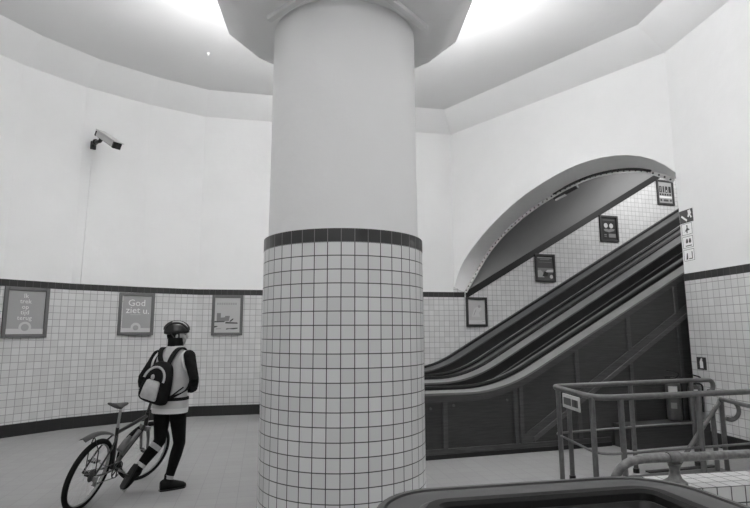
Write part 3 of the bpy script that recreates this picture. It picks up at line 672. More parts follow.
# ------------------------------------------------------------------ low tiled wall with thick pipe rail
u = V((2.83-2.415, 4.225-4.153, 0)).normalized(); v = V((-u.y, u.x, 0)); o0 = V((1.55, 4.003, 0))+u*.65
lw = thing('low_wall', 'low white-tiled parapet wall with black grout at the lower right', 'low wall', tuple(o0+u*1.4))
bm = BM(); uvl = bm.loops.layers.uv.new('UVMap'); LL, DD, HH = 2.9, .37, .54
def qf(ps, uvs):
    f = bm.faces.new([bm.verts.new(p) for p in ps])
    for l, w in zip(f.loops, uvs): l[uvl].uv = w
a, b_, c_, d_ = o0, o0+u*LL, o0+u*LL+v*DD, o0+v*DD; T_ = .121*3; k0 = HH
qf([a, b_, b_+Z*HH, a+Z*HH], [(0, -HH), (LL, -HH), (LL, 0), (0, 0)]); qf([a+Z*HH, b_+Z*HH, c_+Z*HH, d_+Z*HH], [(0, 0), (LL, 0), (LL, DD), (0, DD)])
qf([c_, d_, d_+Z*HH, c_+Z*HH], [(0, -HH), (LL, -HH), (LL, 0), (0, 0)]); qf([d_, a, a+Z*HH, d_+Z*HH], [(0, -HH), (DD, -HH), (DD, 0), (0, 0)]); qf([b_, c_, c_+Z*HH, b_+Z*HH], [(0, -HH), (DD, -HH), (DD, 0), (0, 0)])
bmesh.ops.remove_doubles(bm, verts=bm.verts, dist=1e-5); obj('body', bm, MT['tile_ledge'], lw, bevel=.006)
pr = thing('pipe_rail', 'thick worn grey pipe handrail on a flared bracket along the low tiled wall', 'handrail', tuple(o0+u*.5+v*.1+Z*HH))
pc = lambda a, z, w=.12: o0+u*a+v*w+Z*z
pth = [pc(-.42, .0), pc(-.42, .30), pc(-.41, .52), pc(-.37, .64), pc(-.28, .71), pc(-.15, .735), pc(.08, .735), pc(2.85, .735)]
bm = BM(); tube(bm, smooth_path(pth, 4), .033, 14); obj('pipe', bm, MT['rail_worn'], pr, smooth=True)
for a in (.115, 1.95):
    bm = BM(); c0 = pc(a, 0); rg = [(.085, HH+.001), (.085, HH+.02), (.05, HH+.045), (.036, HH+.08), (.038, HH+.12), (.05, HH+.15)]
    loft(bm, [[V((c0.x+r*cos(2*pi*k/16), c0.y+r*sin(2*pi*k/16), z)) for k in range(16)] for r, z in rg]); tube(bm, [pc(a-.05, .735), pc(a+.05, .735)], .042, 14); obj('bracket', bm, MT['rail_worn'], pr, smooth=50)

# ------------------------------------------------------------------ escalator balustrade in the foreground
B1 = V((cos(radians(11.5)), sin(radians(11.5)), 0)); Q1 = V((B1.y, -B1.x, 0))
def UPath(ins, n_=10):
    t0, t1, e0, r = .50+ins, 2.20-ins, -2.785+ins, max(.36-ins, .06); pts = [(t0, -1.0)]
    for k in range(n_+1):
        a = pi+pi/2*(-k/n_); pts.append((t0+r+r*cos(a), e0+r-r*sin(pi/2*k/n_)))
    for k in range(n_+1):
        a = pi/2*k/n_; pts.append((t1-r+r*sin(a), e0+r-r*cos(a)))
    pts.append((t1, -1.0)); return [B1*t+Q1*e_ for t, e_ in pts]
bl = thing('escalator_balustrade', 'dark rounded end of an escalator balustrade in the foreground at the bottom', 'escalator', tuple(B1*1.25-Q1*2.0))
def usweep(name, sec, mat, smooth=35):
    bm = BM(); cols = [[p+Z*z for p in UPath(i)] for i, z in sec]
    rings = [[cols[j][i] for j in range(len(sec))] for i in range(len(cols[0]))]
    loft(bm, rings); return obj(name, bm, mat, bl, smooth=smooth)
usweep('outer_panel', [(.02, 0), (.02, .87), (.05, .87), (.05, 0)], MT['wood'])
usweep('outer_edge', [(0, .868), (0, .893), (.01, .90), (.035, .90), (.038, .868)], MT['deck_dk'])
usweep('deck', [(.045, .868), (.045, .892), (.06, .896), (.13, .898), (.19, .888), (.19, .868)], MT['p_dk2'])
usweep('inner_edge', [(.192, .868), (.192, .895), (.205, .899), (.215, .892), (.215, .868)], MT['deck_dk'])
usweep('handrail', [(.22, .855), (.22, .895), (.235, .912), (.285, .912), (.30, .895), (.30, .855)], MT['rubber'])
usweep('inner_panel', [(.26, .10), (.26, .86), (.31, .86), (.33, .80), (.33, .10)], MT['inner'])
bm = BM(); pts = UPath(.28); prism(bm, pts, Z*.05); obj('comb_plate', bm, MT['step'], bl)

# lamp and rubber seal in the arch
t = thing('arch_lamp', 'slim dark lamp fixed under the edge of the arch above the escalator', 'lamp', (0, 0, 0))
la = ip[13].lerp(ip[14], .6)+D*.10-Z*.05; lb = ip[16]+D*.12-Z*.05
t.location = la.lerp(lb, .5); WM[t] = M.Translation(t.location)
bm = BM(); tube(bm, [la, lb], .045, 12); obj('housing', bm, MT['wood'], t, smooth=True)
bm = BM(); tube(bm, [la.lerp(lb, .06)-Z*.045, la.lerp(lb, .5)-Z*.045], .03, 10); obj('diffuser', bm, MT['lgrey'], t, smooth=True)
bm = BM(); tube(bm, smooth_path([p-WN*.015-Z*.012 for p in ip[14:24]], 3), [.02]*4+[.028]*24, 8)
obj('cable', bm, MT['black'], edging, smooth=True)

# ------------------------------------------------------------------ bicycle
def make_bike():
    o = V((-2.90, 5.44, 0)); az = radians(5); fw = V((sin(az), cos(az), 0)); lean = radians(16)
    rt_ = V((cos(az), -sin(az), 0)); upv = (Z*cos(lean)+rt_*sin(lean)); sdv = fw.cross(upv)      # sdv: right
    def B(x, y, z): return o+fw*x+sdv*y+upv*z
    t = thing('bicycle', 'dark mountain bike with grey mudguard leaning beside the walking cyclist', 'bicycle', tuple(o+fw*.5))
    R = .345
    def wheel(name, c, fwd, s_):
        u_ = upv
        bm = BM(); n_ = 48; path = [c+(fwd*cos(2*pi*k/n_)+u_*sin(2*pi*k/n_))*(R-.045) for k in range(n_)]
        tube(bm, path, .014, 8, closed=True); w = obj(name, bm, MT['alu'], t, smooth=True)
        bm = BM(); path = [c+(fwd*cos(2*pi*k/n_)+u_*sin(2*pi*k/n_))*(R-.025) for k in range(n_)]; tube(bm, path, .026, 10, closed=True); obj('tyre', bm, MT['tyre'], w, smooth=True)
        bm = BM(); tube(bm, [c-s_*.055, c-s_*.035, c-s_*.034, c+s_*.034, c+s_*.035, c+s_*.055], [.012, .012, .026, .026, .012, .012], 12); obj('hub', bm, MT['bikeblk'], w, smooth=40)
        for k in range(24):
            a = 2*pi*k/24; b_ = a+(.55 if k % 4 < 2 else -.55); sgn = 1 if k % 2 else -1
            bm = BM(); cyl(bm, c+s_*sgn*.03+(fwd*cos(b_)+u_*sin(b_))*.024, c+(fwd*cos(a)+u_*sin(a))*(R-.05), .0016, 4); obj('spoke', bm, MT['alu'], w)
        return w
    rear = B(0, 0, R); front_c = B(1.05, 0, R)
    wheel('rear_wheel', rear, fw, sdv)
    sa_ = radians(24); ff = fw*cos(sa_)+sdv*sin(sa_); fs = sdv*cos(sa_)-fw*sin(sa_)
    wheel('front_wheel', front_c, ff, fs)
    bb = B(.43, 0, .30); st_ = B(.27, 0, .74); ht = B(.83, 0, .82); hb = B(.88, 0, .68)
    bm = BM()
    for a, b_, r in ((bb, st_+(st_-bb)*.05, .017), (B(.285, 0, .70), ht-upv*.03, .019), (bb, hb, .023), (hb, ht+upv*.02, .024)): cyl(bm, a, b_, r, 12)
    for y in (-.06, .06):
        tube(bm, smooth_path([B(.40, y*.6, .30), B(.2, y, .32), B(0, y*1.05, R)], 4), .011, 8); tube(bm, smooth_path([B(.27, y*.4, .68), B(.15, y, .55), B(0, y*1.05, R)], 4), .009, 8)
    obj('frame', bm, MT['bikeblk'], t, smooth=50)
    bm = BM(); cyl(bm, B(.53, -.003, .41), B(.78, -.003, .63), .0242, 12); obj('frame_decal', bm, MT['grey'], t, smooth=True)
    bm = BM(); cr = hb-upv*.03
    for y in (-1, 1): tube(bm, smooth_path([cr+fs*y*.05+upv*.01, cr.lerp(front_c, .35)+fs*y*.065+upv*.0, front_c+fs*y*.06], 4), [.02]*4+[.016]*5, 10)
    box(bm, cr, (.05, .13, .05), axes(ff, fs, upv)); obj('fork', bm, MT['silver'], t, smooth=50)
    bm = BM(); cyl(bm, st_, B(.205, 0, .955), .014, 12); obj('seat_post', bm, MT['alu'], t, smooth=True)
    bm = BM(); sad = []
    for x, w, h in ((-.14, .02, .008), (-.13, .065, .018), (-.06, .07, .024), (.02, .04, .022), (.10, .022, .02), (.145, .012, .012)):
        c = B(.20+x, -.02, .995+(.02 if x < -.1 else 0)); sad.append([c+sdv*w*cos(2*pi*k/14)+upv*h*sin(2*pi*k/14) for k in range(14)])
    loft(bm, sad); obj('saddle', bm, MT['bag_md'], t, smooth=60)
    bm = BM(); n_ = 10; rg = []
    for k in range(n_+1):
        x = .20-.50*k/n_; z = .70+.10*(k/n_)-.10*(k/n_)**2*.6 + .03*sin(pi*k/n_); w = .034
        c = B(x, 0, z); rg.append([c-sdv*w-upv*.012, c-sdv*w*.6+upv*.006, c+upv*.012, c+sdv*w*.6+upv*.006, c+sdv*w-upv*.012, c+upv*.006])
    loft(bm, rg); obj('mudguard', bm, MT['mud'], t, smooth=60)
    stm = ht+upv*.13; bc = stm+ff*.07+upv*.04
    bm = BM(); tube(bm, [ht, stm, bc], .017, 10); obj('stem', bm, MT['bikeblk'], t, smooth=40)
    bm = BM(); tube(bm, smooth_path([bc-fs*.29-ff*.03+upv*.02, bc-fs*.12+upv*.012, bc, bc+fs*.12+upv*.012, bc+fs*.29-ff*.03+upv*.02], 4), .013, 10); hbar = obj('handlebar', bm, MT['bikeblk'], t, smooth=True)
    for y in (-1, 1):
        bm = BM(); tube(bm, [bc+fs*y*.18-ff*.013+upv*.016, bc+fs*y*.295-ff*.03+upv*.02], .017, 10); obj('grip', bm, MT['rubber'], hbar, smooth=True)
        bm = BM(); tube(bm, [bc+fs*y*.15+ff*.01, bc+fs*y*.17+ff*.05-upv*.01, bc+fs*y*.25+ff*.045-upv*.02], .006, 6); obj('brake_lever', bm, MT['bikeblk'], hbar)
    ch = B(.43, .055, .30); bm = BM(); n_ = 28
    tube(bm, [ch+(fw*cos(2*pi*k/n_)+upv*sin(2*pi*k/n_))*.085 for k in range(n_)], .006, 6, closed=True)
    for k in range(5): cyl(bm, ch, ch+(fw*cos(2*pi*k/5)+upv*sin(2*pi*k/5))*.083, .007, 6)
    cyl(bm, B(.43, -.06, .30), B(.43, .07, .30), .018, 10); cs = obj('chainring', bm, MT['bikeblk'], t, smooth=40)
    for sgn, y in ((1, .08), (-1, -.08)):
        e = B(.43, y, .30)+(fw*cos(radians(-25))+upv*sin(radians(-25)))*.17*sgn
        bm = BM(); tube(bm, [B(.43, y, .30), e], [.013, .01], 8); cr_ = obj('crank_arm', bm, MT['alu'], t, smooth=40)
        bm = BM(); box(bm, e+sdv*(.055 if sgn > 0 else -.055), (.095, .085, .02), axes(fw, sdv, upv)); obj('pedal', bm, MT['bikeblk'], cr_, bevel=.004)
    bm = BM(); cs_ = B(0, .05, R)
    tube(bm, [cs_+upv*.045, ch+upv*.085], .005, 6); tube(bm, [cs_-upv*.10+fw*.03, ch-upv*.085], .005, 6); obj('chain', bm, MT['mud'], t)
    bm = BM()
    for q_, r in ((.035, .062), (.042, .052), (.049, .042)): cyl(bm, B(0, q_, R), B(0, q_+.004, R), r, 20)
    obj('cassette', bm, MT['mud'], t, smooth=40)
    bm = BM(); tube(bm, [cs_-upv*.03+fw*.02+sdv*.02, cs_-upv*.10+fw*.05+sdv*.015], .02, 8); box(bm, cs_+sdv*.03-upv*.02, (.05, .03, .05), axes(fw, sdv, upv)); obj('derailleur', bm, MT['silver'], t, bevel=.004)
    bm = BM(); c0, c1 = B(.50, 0, .43), B(.62, 0, .545); ax_ = (c1-c0).normalized(); off = ax_.cross(sdv).normalized(); off = off if off.z > 0 else -off
    c0 = c0+off*.06; c1 = c1+off*.06; tube(bm, [c0, c0+ax_*.005, c0+ax_*.13, c0+ax_*.145, c0+ax_*.16, c0+ax_*.19], [.03, .036, .036, .03, .018, .016], 12); obj('bottle', bm, MT['grey'], t, smooth=50)
    # rack struts towards the axle and rear reflector
    bm = BM(); tube(bm, [B(.02, -.055, R), B(-.05, -.05, .60), B(-.12, 0, .74)], .005, 6); tube(bm, [B(.02, .055, R), B(-.05, .05, .60), B(-.12, 0, .74)], .005, 6); obj('mudguard_stay', bm, MT['bikeblk'], t)
    return bc, fs, ff, upv
bc, fs, ff, upv = make_bike()

# ------------------------------------------------------------------ cyclist
AZ = radians(12); F = V((sin(AZ), cos(AZ), 0)); Rr = V((cos(AZ), -sin(AZ), 0))
PC = V((-2.30, 6.12, 0))
person = thing('person', 'cyclist in a pale vest, black tights and helmet walking away beside the bicycle', 'person', (PC.x, PC.y, 0))
def ring(c, a, b_, x=Rr, y=F, n_=24, p=2.3):
    out = []
    for k in range(n_):
        t = 2*pi*k/n_; ct, st_ = cos(t), sin(t)
        out.append(c+x*a*(abs(ct)**(2/p))*(1 if ct >= 0 else -1)+y*b_*(abs(st_)**(2/p))*(1 if st_ >= 0 else -1))
    return out
TORSO = [(.80, .125, .10, 0), (.86, .165, .125, 0), (.93, .170, .122, 0), (1.02, .150, .105, .005), (1.12, .150, .105, .01), (1.22, .165, .112, .015), (1.34, .180, .115, .02), (1.42, .174, .10, .025), (1.475, .135, .08, .03), (1.51, .08, .065, .035), (1.54, .058, .06, .04), (1.60, .055, .058, .05)]
def torso(bm, zs, grow=0., gy=None):
    loft(bm, [ring(PC+F*f_+Z*z, a+grow, b_+(grow if gy is None else gy)) for z, a, b_, f_ in TORSO if zs[0] <= z <= zs[1]])
ShR = PC+Rr*.195+F*.02+Z*1.435; ShL = PC-Rr*.195+F*.02+Z*1.435
ElR = V((-2.005, 6.0, 1.19)); WrR = V((-2.08, 6.23, 1.06)); ElL = V((-2.615, 6.10, 1.20)); 
grip = bc-fs*.245+upv*.016-ff*.02
WrL = grip+V((.02, -.085, .05))
HipR = PC+Rr*.09+Z*.88; KnR = V((-2.185, 6.14, .485)); AnR = V((-2.27, 6.09, .10))
HipL = PC-Rr*.09+Z*.88; KnL = V((-2.415, 6.17, .50)); AnL = V((-2.605, 6.02, .205))
hd = radians(72); HF = V((sin(hd), cos(hd), 0)); HR = V((cos(hd), -sin(hd), 0)); HC_ = PC+F*.075+Z*1.665
def leg(bm, hip, kn, an, gr=0.):
    c1 = kn.lerp(an, .3)-(kn-an).normalized().cross(Rr)*0
    limb(bm, [hip, hip.lerp(kn, .45), kn, c1, kn.lerp(an, .7), an], [.092+gr, .076+gr, .056+gr, .056+gr, .043+gr, .036+gr], 16)
def arm(bm, sh, el, wr, gr=0.):
    limb(bm, [sh, sh.lerp(el, .5), el, el.lerp(wr, .35), wr], [.058+gr, .047+gr, .040+gr, .039+gr, .027+gr], 14)
def hand(bm, wr, d_, palm_n, thumb_side, curl=1.0, gr=0.):
    """d_ wrist->knuckles, palm_n faces out of the palm, thumb_side +1/-1 along d_ x palm_n"""
    d_ = d_.normalized(); s_ = d_.cross(palm_n).normalized(); p = s_.cross(d_).normalized()
    limb(bm, [wr-d_*.03, wr, wr+d_*.03], [.026+gr, .026+gr, .027+gr], 12)
    for q in (-.024, -.008, .008, .024): limb(bm, [wr+d_*.02+s_*q*.7, wr+d_*.085+s_*q], [.016+gr, .0125+gr], 10)
    for q, L in ((-.028, .062), (-.0095, .08), (.0095, .085), (.028, .076)):
        b0_ = wr+d_*.088+s_*q*(-thumb_side if False else 1); a = radians(38)*curl; dd = d_*cos(a)+p*sin(a); m1 = b0_+dd*L*.45
        a2 = radians(95)*curl; d2 = d_*cos(a2)+p*sin(a2); m2 = m1+d2*L*.32; a3 = radians(140)*curl; d3 = d_*cos(a3)+p*sin(a3); limb(bm, [b0_, m1, m2, m2+d3*L*.25], [.0095+gr, .0088+gr, .0082+gr, .007+gr], 8)
    ts = s_*thumb_side; t0 = wr+d_*.03+ts*.022; t1 = t0+(d_*.6+ts*.7+p*.25).normalized()*.042; t2 = t1+(d_*.8+p*.6).normalized()*.032; limb(bm, [t0, t1, t2], [.013+gr, .0105+gr, .0085+gr], 8)
bm = BM(); torso(bm, (.7, 1.6))
for h_, k_, a_ in ((HipR, KnR, AnR), (HipL, KnL, AnL)): leg(bm, h_, k_, a_)
arm(bm, ShR, ElR, WrR); arm(bm, ShL, ElL, WrL)
HANDS = ((WrR, V((-.5, .85, -.15)), V((-.85, -.4, .1)), 1, .6), (WrL, grip-WrL+V((0, .05, 0)), V((.1, -.35, -.9)), -1, 1.0))
for h_ in HANDS: hand(bm, *h_)
toeR = V((.80, .62, 0)).normalized(); toeL = V((-.42, -.25, -.87)).normalized()
limb(bm, [AnR, AnR+toeR*.05-Z*.05, AnR+toeR*.15-Z*.065], [.036, .036, .03], 12)
limb(bm, [AnL, AnL+V((-.06, -.03, -.07)), AnL+V((-.085, -.045, -.16))], [.036, .036, .03], 12)
# head with face
hc = HC_
ell(bm, hc+Z*.015, (.078, .098, .105), axes(HR, HF, Z)); ell(bm, hc-Z*.05+HF*.02, (.060, .078, .075), axes(HR, HF, Z)); ell(bm, hc-Z*.098+HF*.06, (.026, .026, .022), axes(HR, HF, Z))
limb(bm, [hc+HF*.092+Z*.018, hc+HF*.112-Z*.018, hc+HF*.108-Z*.028], [.010, .015, .013], 10)
for s_ in (-1, 1):
    ell(bm, hc+HR*s_*.031+HF*.080+Z*.030, (.026, .014, .010), axes(HR, HF, Z)); ell(bm, hc+HR*s_*.079-HF*.005-Z*.005, (.009, .022, .034), axes(HR, HF, Z)); ell(bm, hc+HR*s_*.038+HF*.070-Z*.022, (.022, .018, .022), axes(HR, HF, Z))
ell(bm, hc+HF*.090-Z*.058, (.024, .010, .007), axes(HR, HF, Z)); ell(bm, hc+HF*.088-Z*.070, (.020, .010, .007), axes(HR, HF, Z))
limb(bm, [PC+F*.04+Z*1.50, hc-Z*.06-HF*.02], [.056, .056], 16)
obj('body', bm, MT['skin'], person, remesh=.0065, smooth=True)
for s_ in (-1, 1):
    bm = BM(); ell(bm, hc+HR*s_*.031+HF*.080+Z*.012, (.012, .010, .010), axes(HR, HF, Z), 12, 8); obj('eye', bm, MT['p_dk'], person, smooth=True)
# clothing
for h_ in HANDS:
    bm = BM(); hand(bm, *h_, gr=.0035); obj('glove', bm, MT['fabric_blk'], person, remesh=.005, smooth=True)
bm = BM(); torso(bm, (.79, 1.03), .008)
for h_, k_, a_ in ((HipR, KnR, AnR), (HipL, KnL, AnL)): leg(bm, h_, k_, a_, .009)
obj('tights', bm, MT['tights'], person, remesh=.009, smooth=True)
for k_, a_, lo, hi in ((KnL, AnL, .12, .26), (KnL, AnL, .72, .82), (KnR, AnR, .86, .95)):
    bm = BM(); limb_r = lambda t: (.069 if t < .5 else .055) if k_ is KnL else .052
    tube(bm, [k_.lerp(a_, lo), k_.lerp(a_, hi)], [limb_r(lo), limb_r(hi)-.004], 18, cap=True); obj('reflective_band', bm, MT['bag_lt'], person, smooth=40)
for sh, el, wr in ((ShR, ElR, WrR), (ShL, ElL, WrL)):
    bm = BM(); arm(bm, sh, el, wr.lerp(el, .06), .013); sl = obj('sleeve', bm, MT['fabric_blk'], person, remesh=.009, smooth=True)
    if sh is ShR: continue
    dd = (wr-el).normalized(); bm = BM(); tube(bm, [wr-dd*.055, wr-dd*.03], .044, 16); obj('cuff_band', bm, MT['bag_lt'], sl, smooth=40)
bm = BM(); VT = [(.815, .192, .150, .0), (.86, .196, .150, 0), (.95, .190, .142, 0), (1.03, .180, .130, .005), (1.12, .178, .128, .01), (1.22, .188, .134, .015), (1.33, .200, .136, .02), (1.42, .202, .122, .025), (1.472, .176, .10, .028), (1.505, .118, .085, .03), (1.535, .084, .082, .035), (1.565, .080, .082, .045)]
loft(bm, [ring(PC+F*f_+Z*z, a, b_, n_=32) for z, a, b_, f_ in VT]); vest = obj('vest', bm, MT['vest'], person, smooth=True, subsurf=1)
bm = BM(); loft(bm, [ring(PC+Z*z, a, b_, n_=32) for z, a, b_ in ((.818, .194, .152), (.85, .199, .153), (.872, .199, .153))]); obj('hem_band', bm, MT['vest_lt'], vest, smooth=50)
for s_, sh in ((1, ShR), (-1, ShL)):
    bm = BM(); cc = PC+Rr*s_*.183+F*.018+Z*1.37; n_ = 28
    tube(bm, [cc+F*.125*cos(2*pi*k/n_)*.92+Z*(.118*sin(2*pi*k/n_))-Rr*s_*.035*sin(2*pi*k/n_) for k in range(n_)], .011, 8, closed=True); obj('armhole_trim', bm, MT['vest_lt'], vest, smooth=True)
bm = BM(); loft(bm, [ring(PC+F*f_+Z*z, a, b_) for z, a, b_, f_ in ((1.51, .080, .080, .035), (1.55, .080, .082, .04), (1.60, .080, .085, .045), (1.64, .078, .085, .05))]); obj('neck_warmer', bm, MT['hair'], person, smooth=True)
bm = BM(); ell(bm, hc+Z*.012-HF*.018, (.088, .098, .108), axes(HR, HF, Z)); 
bmesh.ops.bisect_plane(bm, geom=list(bm.verts)+list(bm.edges)+list(bm.faces), plane_co=hc+HF*.028, plane_no=HF, clear_outer=True)
ell(bm, hc-Z*.055-HF*.03, (.078, .072, .08), axes(HR, HF, Z)); obj('hair', bm, MT['hair'], person, smooth=True)
for s_, bz in ((1, AnR), (-1, AnL)):
    bm = BM()
    if s_ > 0:
        x_ = toeR; y_ = x_.cross(Z); bs = AnR-Z*AnR.z+Z*.0
        secs = [(-.085, .030, .055, .05), (-.06, .042, .06, .058), (0, .046, .065, .065), (.06, .046, .052, .05), (.12, .050, .042, .04), (.165, .044, .034, .033), (.195, .022, .026, .02)]
        loft(bm, [[bs+x_*x+y_*w*cos(2*pi*k/16)+Z*max(.004, (cz+h*sin(2*pi*k/16))) for k in range(16)] for x, w, cz, h in secs])
        limb(bm, [AnR-Z*.04, AnR+Z*.05], [.048, .044], 16); sole = [bs+x_*x+y_*w for x, w in ((-.09, -.03), (-.03, -.045), (.1, -.05), (.17, -.045), (.2, 0), (.17, .045), (.1, .05), (-.03, .045), (-.09, .03))]
        so = Z*.016
    else:
        x_ = toeL; y_ = V((.84, -.5, 0)).normalized(); z_ = y_.cross(x_); z_ = -z_ if z_.dot(F) < 0 else z_; bs = AnL+V((.055, -.055, .02))-z_*.0
        bs = AnL-z_*.055
        secs = [(-.075, .030, .055, .05), (-.05, .042, .06, .058), (0, .046, .065, .065), (.06, .046, .052, .05), (.12, .050, .042, .04), (.165, .044, .034, .033), (.195, .022, .026, .02)]
        loft(bm, [[bs+x_*x+y_*w*cos(2*pi*k/16)+z_*max(.004, (cz+h*sin(2*pi*k/16))) for k in range(16)] for x, w, cz, h in secs])
        limb(bm, [AnL+x_*.03, AnL-(AnL-KnL).normalized()*.05], [.048, .044], 16); sole = [bs+x_*x+y_*w for x, w in ((-.08, -.03), (-.03, -.045), (.1, -.05), (.17, -.045), (.2, 0), (.17, .045), (.1, .05), (-.03, .045), (-.08, .03))]
        so = z_*.016
    s0_ = obj('shoe', bm, MT['shoe'], person, remesh=.007, smooth=True)
    bm = BM(); prism(bm, sole, so); obj('sole', bm, MT['black'], s0_, bevel=.004)
# helmet
hel = BM(); hcn = hc+Z*.045-HF*.01; n_ = 28; rg = []
for j in range(9):
    el_ = radians(-12+j*12.6); rr = cos(el_)
    rg.append([hcn+HR*.107*rr*cos(2*pi*k/n_)+HF*.142*rr*sin(2*pi*k/n_)+Z*(.118*sin(el_)-(.018 if sin(2*pi*k/n_) < -.3 else 0)*max(0, 1-j/3)) for k in range(n_)])
loft(hel, rg); helmet = obj('helmet', hel, MT['helmet'], person, smooth=True, subsurf=1)
for y in (-.062, -.022, .022, .062):
    bm = BM(); pts = []
    for k in range(13):
        a = radians(8+k*13.5); q = sqrt(max(0, 1-(y/.107)**2)); pts.append(hcn+HR*y+HF*.146*q*cos(a)+Z*.123*q*sin(a))
    tube(bm, pts, [.004]+[.011]*11+[.004], 8); obj('helmet_rib', bm, MT['bag_md'] if abs(y) < .05 else MT['helmet'], helmet, smooth=True)
bm = BM(); pts = []
for k in range(9):
    a = radians(25+k*11); pts.append(hcn+HR*.055+HF*.125*cos(a)+Z*.113*sin(a))
tube(bm, pts, .009, 8); obj('helmet_stripe', bm, MT['bag_lt'], helmet, smooth=True)
bm = BM(); 
for s_ in (-1, 1): tube(bm, [hcn+HR*s_*.095+HF*.03-Z*.02, hc+HR*s_*.083-Z*.07+HF*.005, hc+HR*s_*.03-Z*.125+HF*.045], .006, 6); tube(bm, [hcn+HR*s_*.095-HF*.06-Z*.02, hc+HR*s_*.083-Z*.07+HF*.005], .006, 6)
obj('chin_strap', bm, MT['bag_md'], helmet)

# ------------------------------------------------------------------ backpack
bp = thing('backpack', 'black and grey backpack worn on the back of the cyclist', 'backpack', tuple(PC-F*.22-Rr*.05+Z*.93))
tilt = radians(15); bu = (Z*cos(tilt)+Rr*sin(tilt)).normalized(); bx = (Rr*cos(tilt)-Z*sin(tilt)).normalized(); bo = PC-F*.135-Rr*.085+Z*.95
def bring(v_, hw, dp, d0=0., n_=28, p=3.2):
    c = bo+bu*v_-F*(dp/2+d0); return ring(c, hw, dp/2, bx, F, n_, p)
bm = BM(); loft(bm, [bring(*a) for a in ((-.01, .10, .09), (.005, .155, .15), (.06, .172, .175), (.16, .168, .17), (.26, .155, .155), (.36, .130, .13), (.42, .10, .10), (.445, .05, .05))]); bagb = obj('main_bag', bm, MT['bag_dk'], bp, smooth=True, subsurf=1)
bm = BM(); loft(bm, [bring(*a) for a in ((.045, .085, .03, .162), (.06, .098, .035, .165), (.16, .092, .035, .160), (.235, .080, .035, .148), (.25, .06, .02, .148))]); obj('front_panel', bm, MT['bag_lt'], bagb, smooth=True)
bm = BM(); loft(bm, [bring(*a) for a in ((.255, .085, .03, .135), (.27, .095, .045, .132), (.33, .085, .045, .118), (.37, .05, .03, .105))]); obj('top_pocket', bm, MT['bag_dk'], bagb, smooth=True)
bm = BM(); pts = []
for k in range(17):
    a = pi*k/16; pts.append(bo+bx*.118*cos(a)+bu*(.255+.135*sin(a))-F*(.150-.035*sin(a)+.02))
tube(bm, pts, .013, 8); obj('piping', bm, MT['bag_lt'], bagb, smooth=True)
bm = BM(); ell(bm, bo+bu*.285-F*.185-bx*.01, (.022, .012, .03), axes(bx, F, bu)); obj('logo_patch', bm, MT['bag_lt'], bagb, smooth=True)
for s_, b_ in ((-1, -.045), (1, .065)):
    bm = BM()
    pA = bo+bu*.40+Rr*b_*.6-F*.035; path = smooth_path([pA, PC+Rr*(s_*.075 if s_ < 0 else .065)-F*.122+Z*1.425, PC+Rr*s_*.10-F*.07+Z*1.51, PC+Rr*s_*.115+F*.03+Z*1.52, PC+Rr*s_*.125+F*.13+Z*1.40, PC+Rr*s_*.13+F*.17+Z*1.25, PC+Rr*s_*.19+F*.06+Z*1.10, bo+bu*.08+bx*s_*.15-F*.03], 4)
    T_, N_ = frame_pts(path); rg = []
    for p, t_ in zip(path, T_):
        wv = Rr-t_*Rr.dot(t_); wv.normalize(); nv = t_.cross(wv); rg.append([p-wv*.026-nv*.007, p+wv*.026-nv*.007, p+wv*.026+nv*.007, p-wv*.026+nv*.007])
    loft(bm, rg); obj('shoulder_strap', bm, MT['bag_dk'], bp, smooth=50)
bm = BM(); hb_ = [ring(PC+Z*z+F*.003, a, b_, n_=32) for z, a, b_ in ((.955, .193, .146), (.96, .201, .154), (.985, .199, .151), (.99, .189, .141))]
loft(bm, hb_); obj('hip_belt', bm, MT['bag_dk'], bp, smooth=40)
bm = BM(); tube(bm, [bo+bx*.14+bu*.06-F*.06, PC+Rr*.19-F*.06+Z*1.10], .008, 8); tube(bm, [bo+bx*.09+bu*.20-F*.16, bo+bx*.125+bu*.36-F*.07], .008, 8); obj('side_strap', bm, MT['bag_dk'], bp)

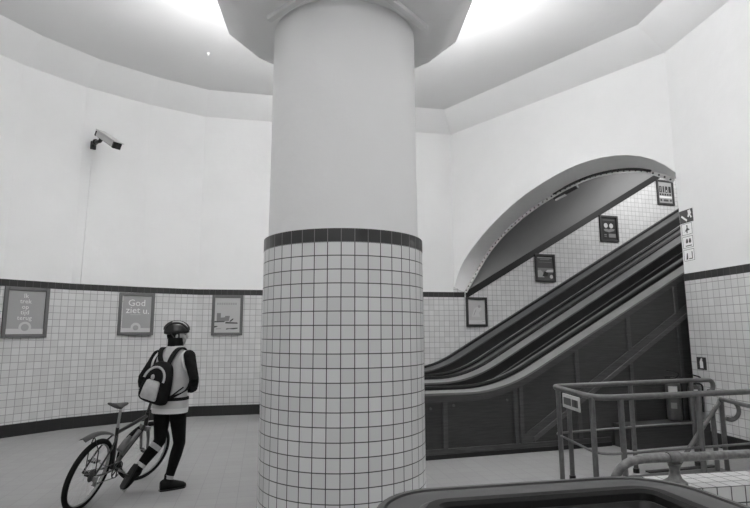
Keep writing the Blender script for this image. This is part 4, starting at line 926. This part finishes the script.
# ------------------------------------------------------------------ light
def area(name, loc, size, energy, rot=(0, 0, 0), size_y=None):
    L = bpy.data.lights.new(name, 'AREA'); L.energy = energy; L.size = size
    if size_y: L.shape = 'RECTANGLE'; L.size_y = size_y
    o = bpy.data.objects.new(name, L); COL.objects.link(o); o.location = loc; o.rotation_euler = rot; return o
# fluorescent tubes lying in the bowl of the capital, throwing light on the ceiling
for k in range(8):
    a = radians(26.5+45*k+22.5); c = V((CX+1.14*cos(a), CY+1.14*sin(a), 5.12)); tg = V((-sin(a), cos(a), 0))
    bm = BM(); cyl(bm, c-tg*.36, c+tg*.36, .016, 10); obj('uplight_tube', bm, MT['tube'], col)
    area('uplight', c+Z*.05, .7, 62+32*cos(a-radians(72)), (pi, 0, -a+pi/2), .10)
area('front_fill_light', (.3, -2.0, 6.7), 1.4, 62)  # added fill behind the camera, no fixture; brightens column front and walls
for s, e_ in ((10.3, 140), (13.2, 85)):  # added fill points, out of view up the tunnel, brightening tiles and arch
    L = bpy.data.lights.new('tunnel_fill_light', 'POINT'); L.energy = e_; L.shadow_soft_size = .15
    o_ = bpy.data.objects.new('tunnel_fill_light', L); COL.objects.link(o_); o_.location = E3(s, 8.9, 3.75+TAN*(s-6.0))
w = bpy.data.worlds.new('world'); S.world = w; w.use_nodes = True
w.node_tree.nodes['Background'].inputs['Color'].default_value = (1, 1, 1, 1); w.node_tree.nodes['Background'].inputs['Strength'].default_value = .02

# ------------------------------------------------------------------ camera
cd = bpy.data.cameras.new('camera'); cam = bpy.data.objects.new('camera', cd); COL.objects.link(cam)
cd.sensor_width = 36; cd.lens = 530.36/750*36; cd.clip_start = .05
th = .14528
cam.matrix_world = M.Translation((0, 0, 1.7)) @ M.Rotation(pi/2+th, 4, 'X') @ M.Rotation(-.004164, 4, 'Z')
S.camera = cam
S.view_settings.view_transform = 'Standard'; S.view_settings.look = 'None'; S.view_settings.gamma = 1; S.view_settings.use_curve_mapping = False
S.view_settings.exposure = 0.90
S.cycles.max_bounces = 12; S.cycles.diffuse_bounces = 8
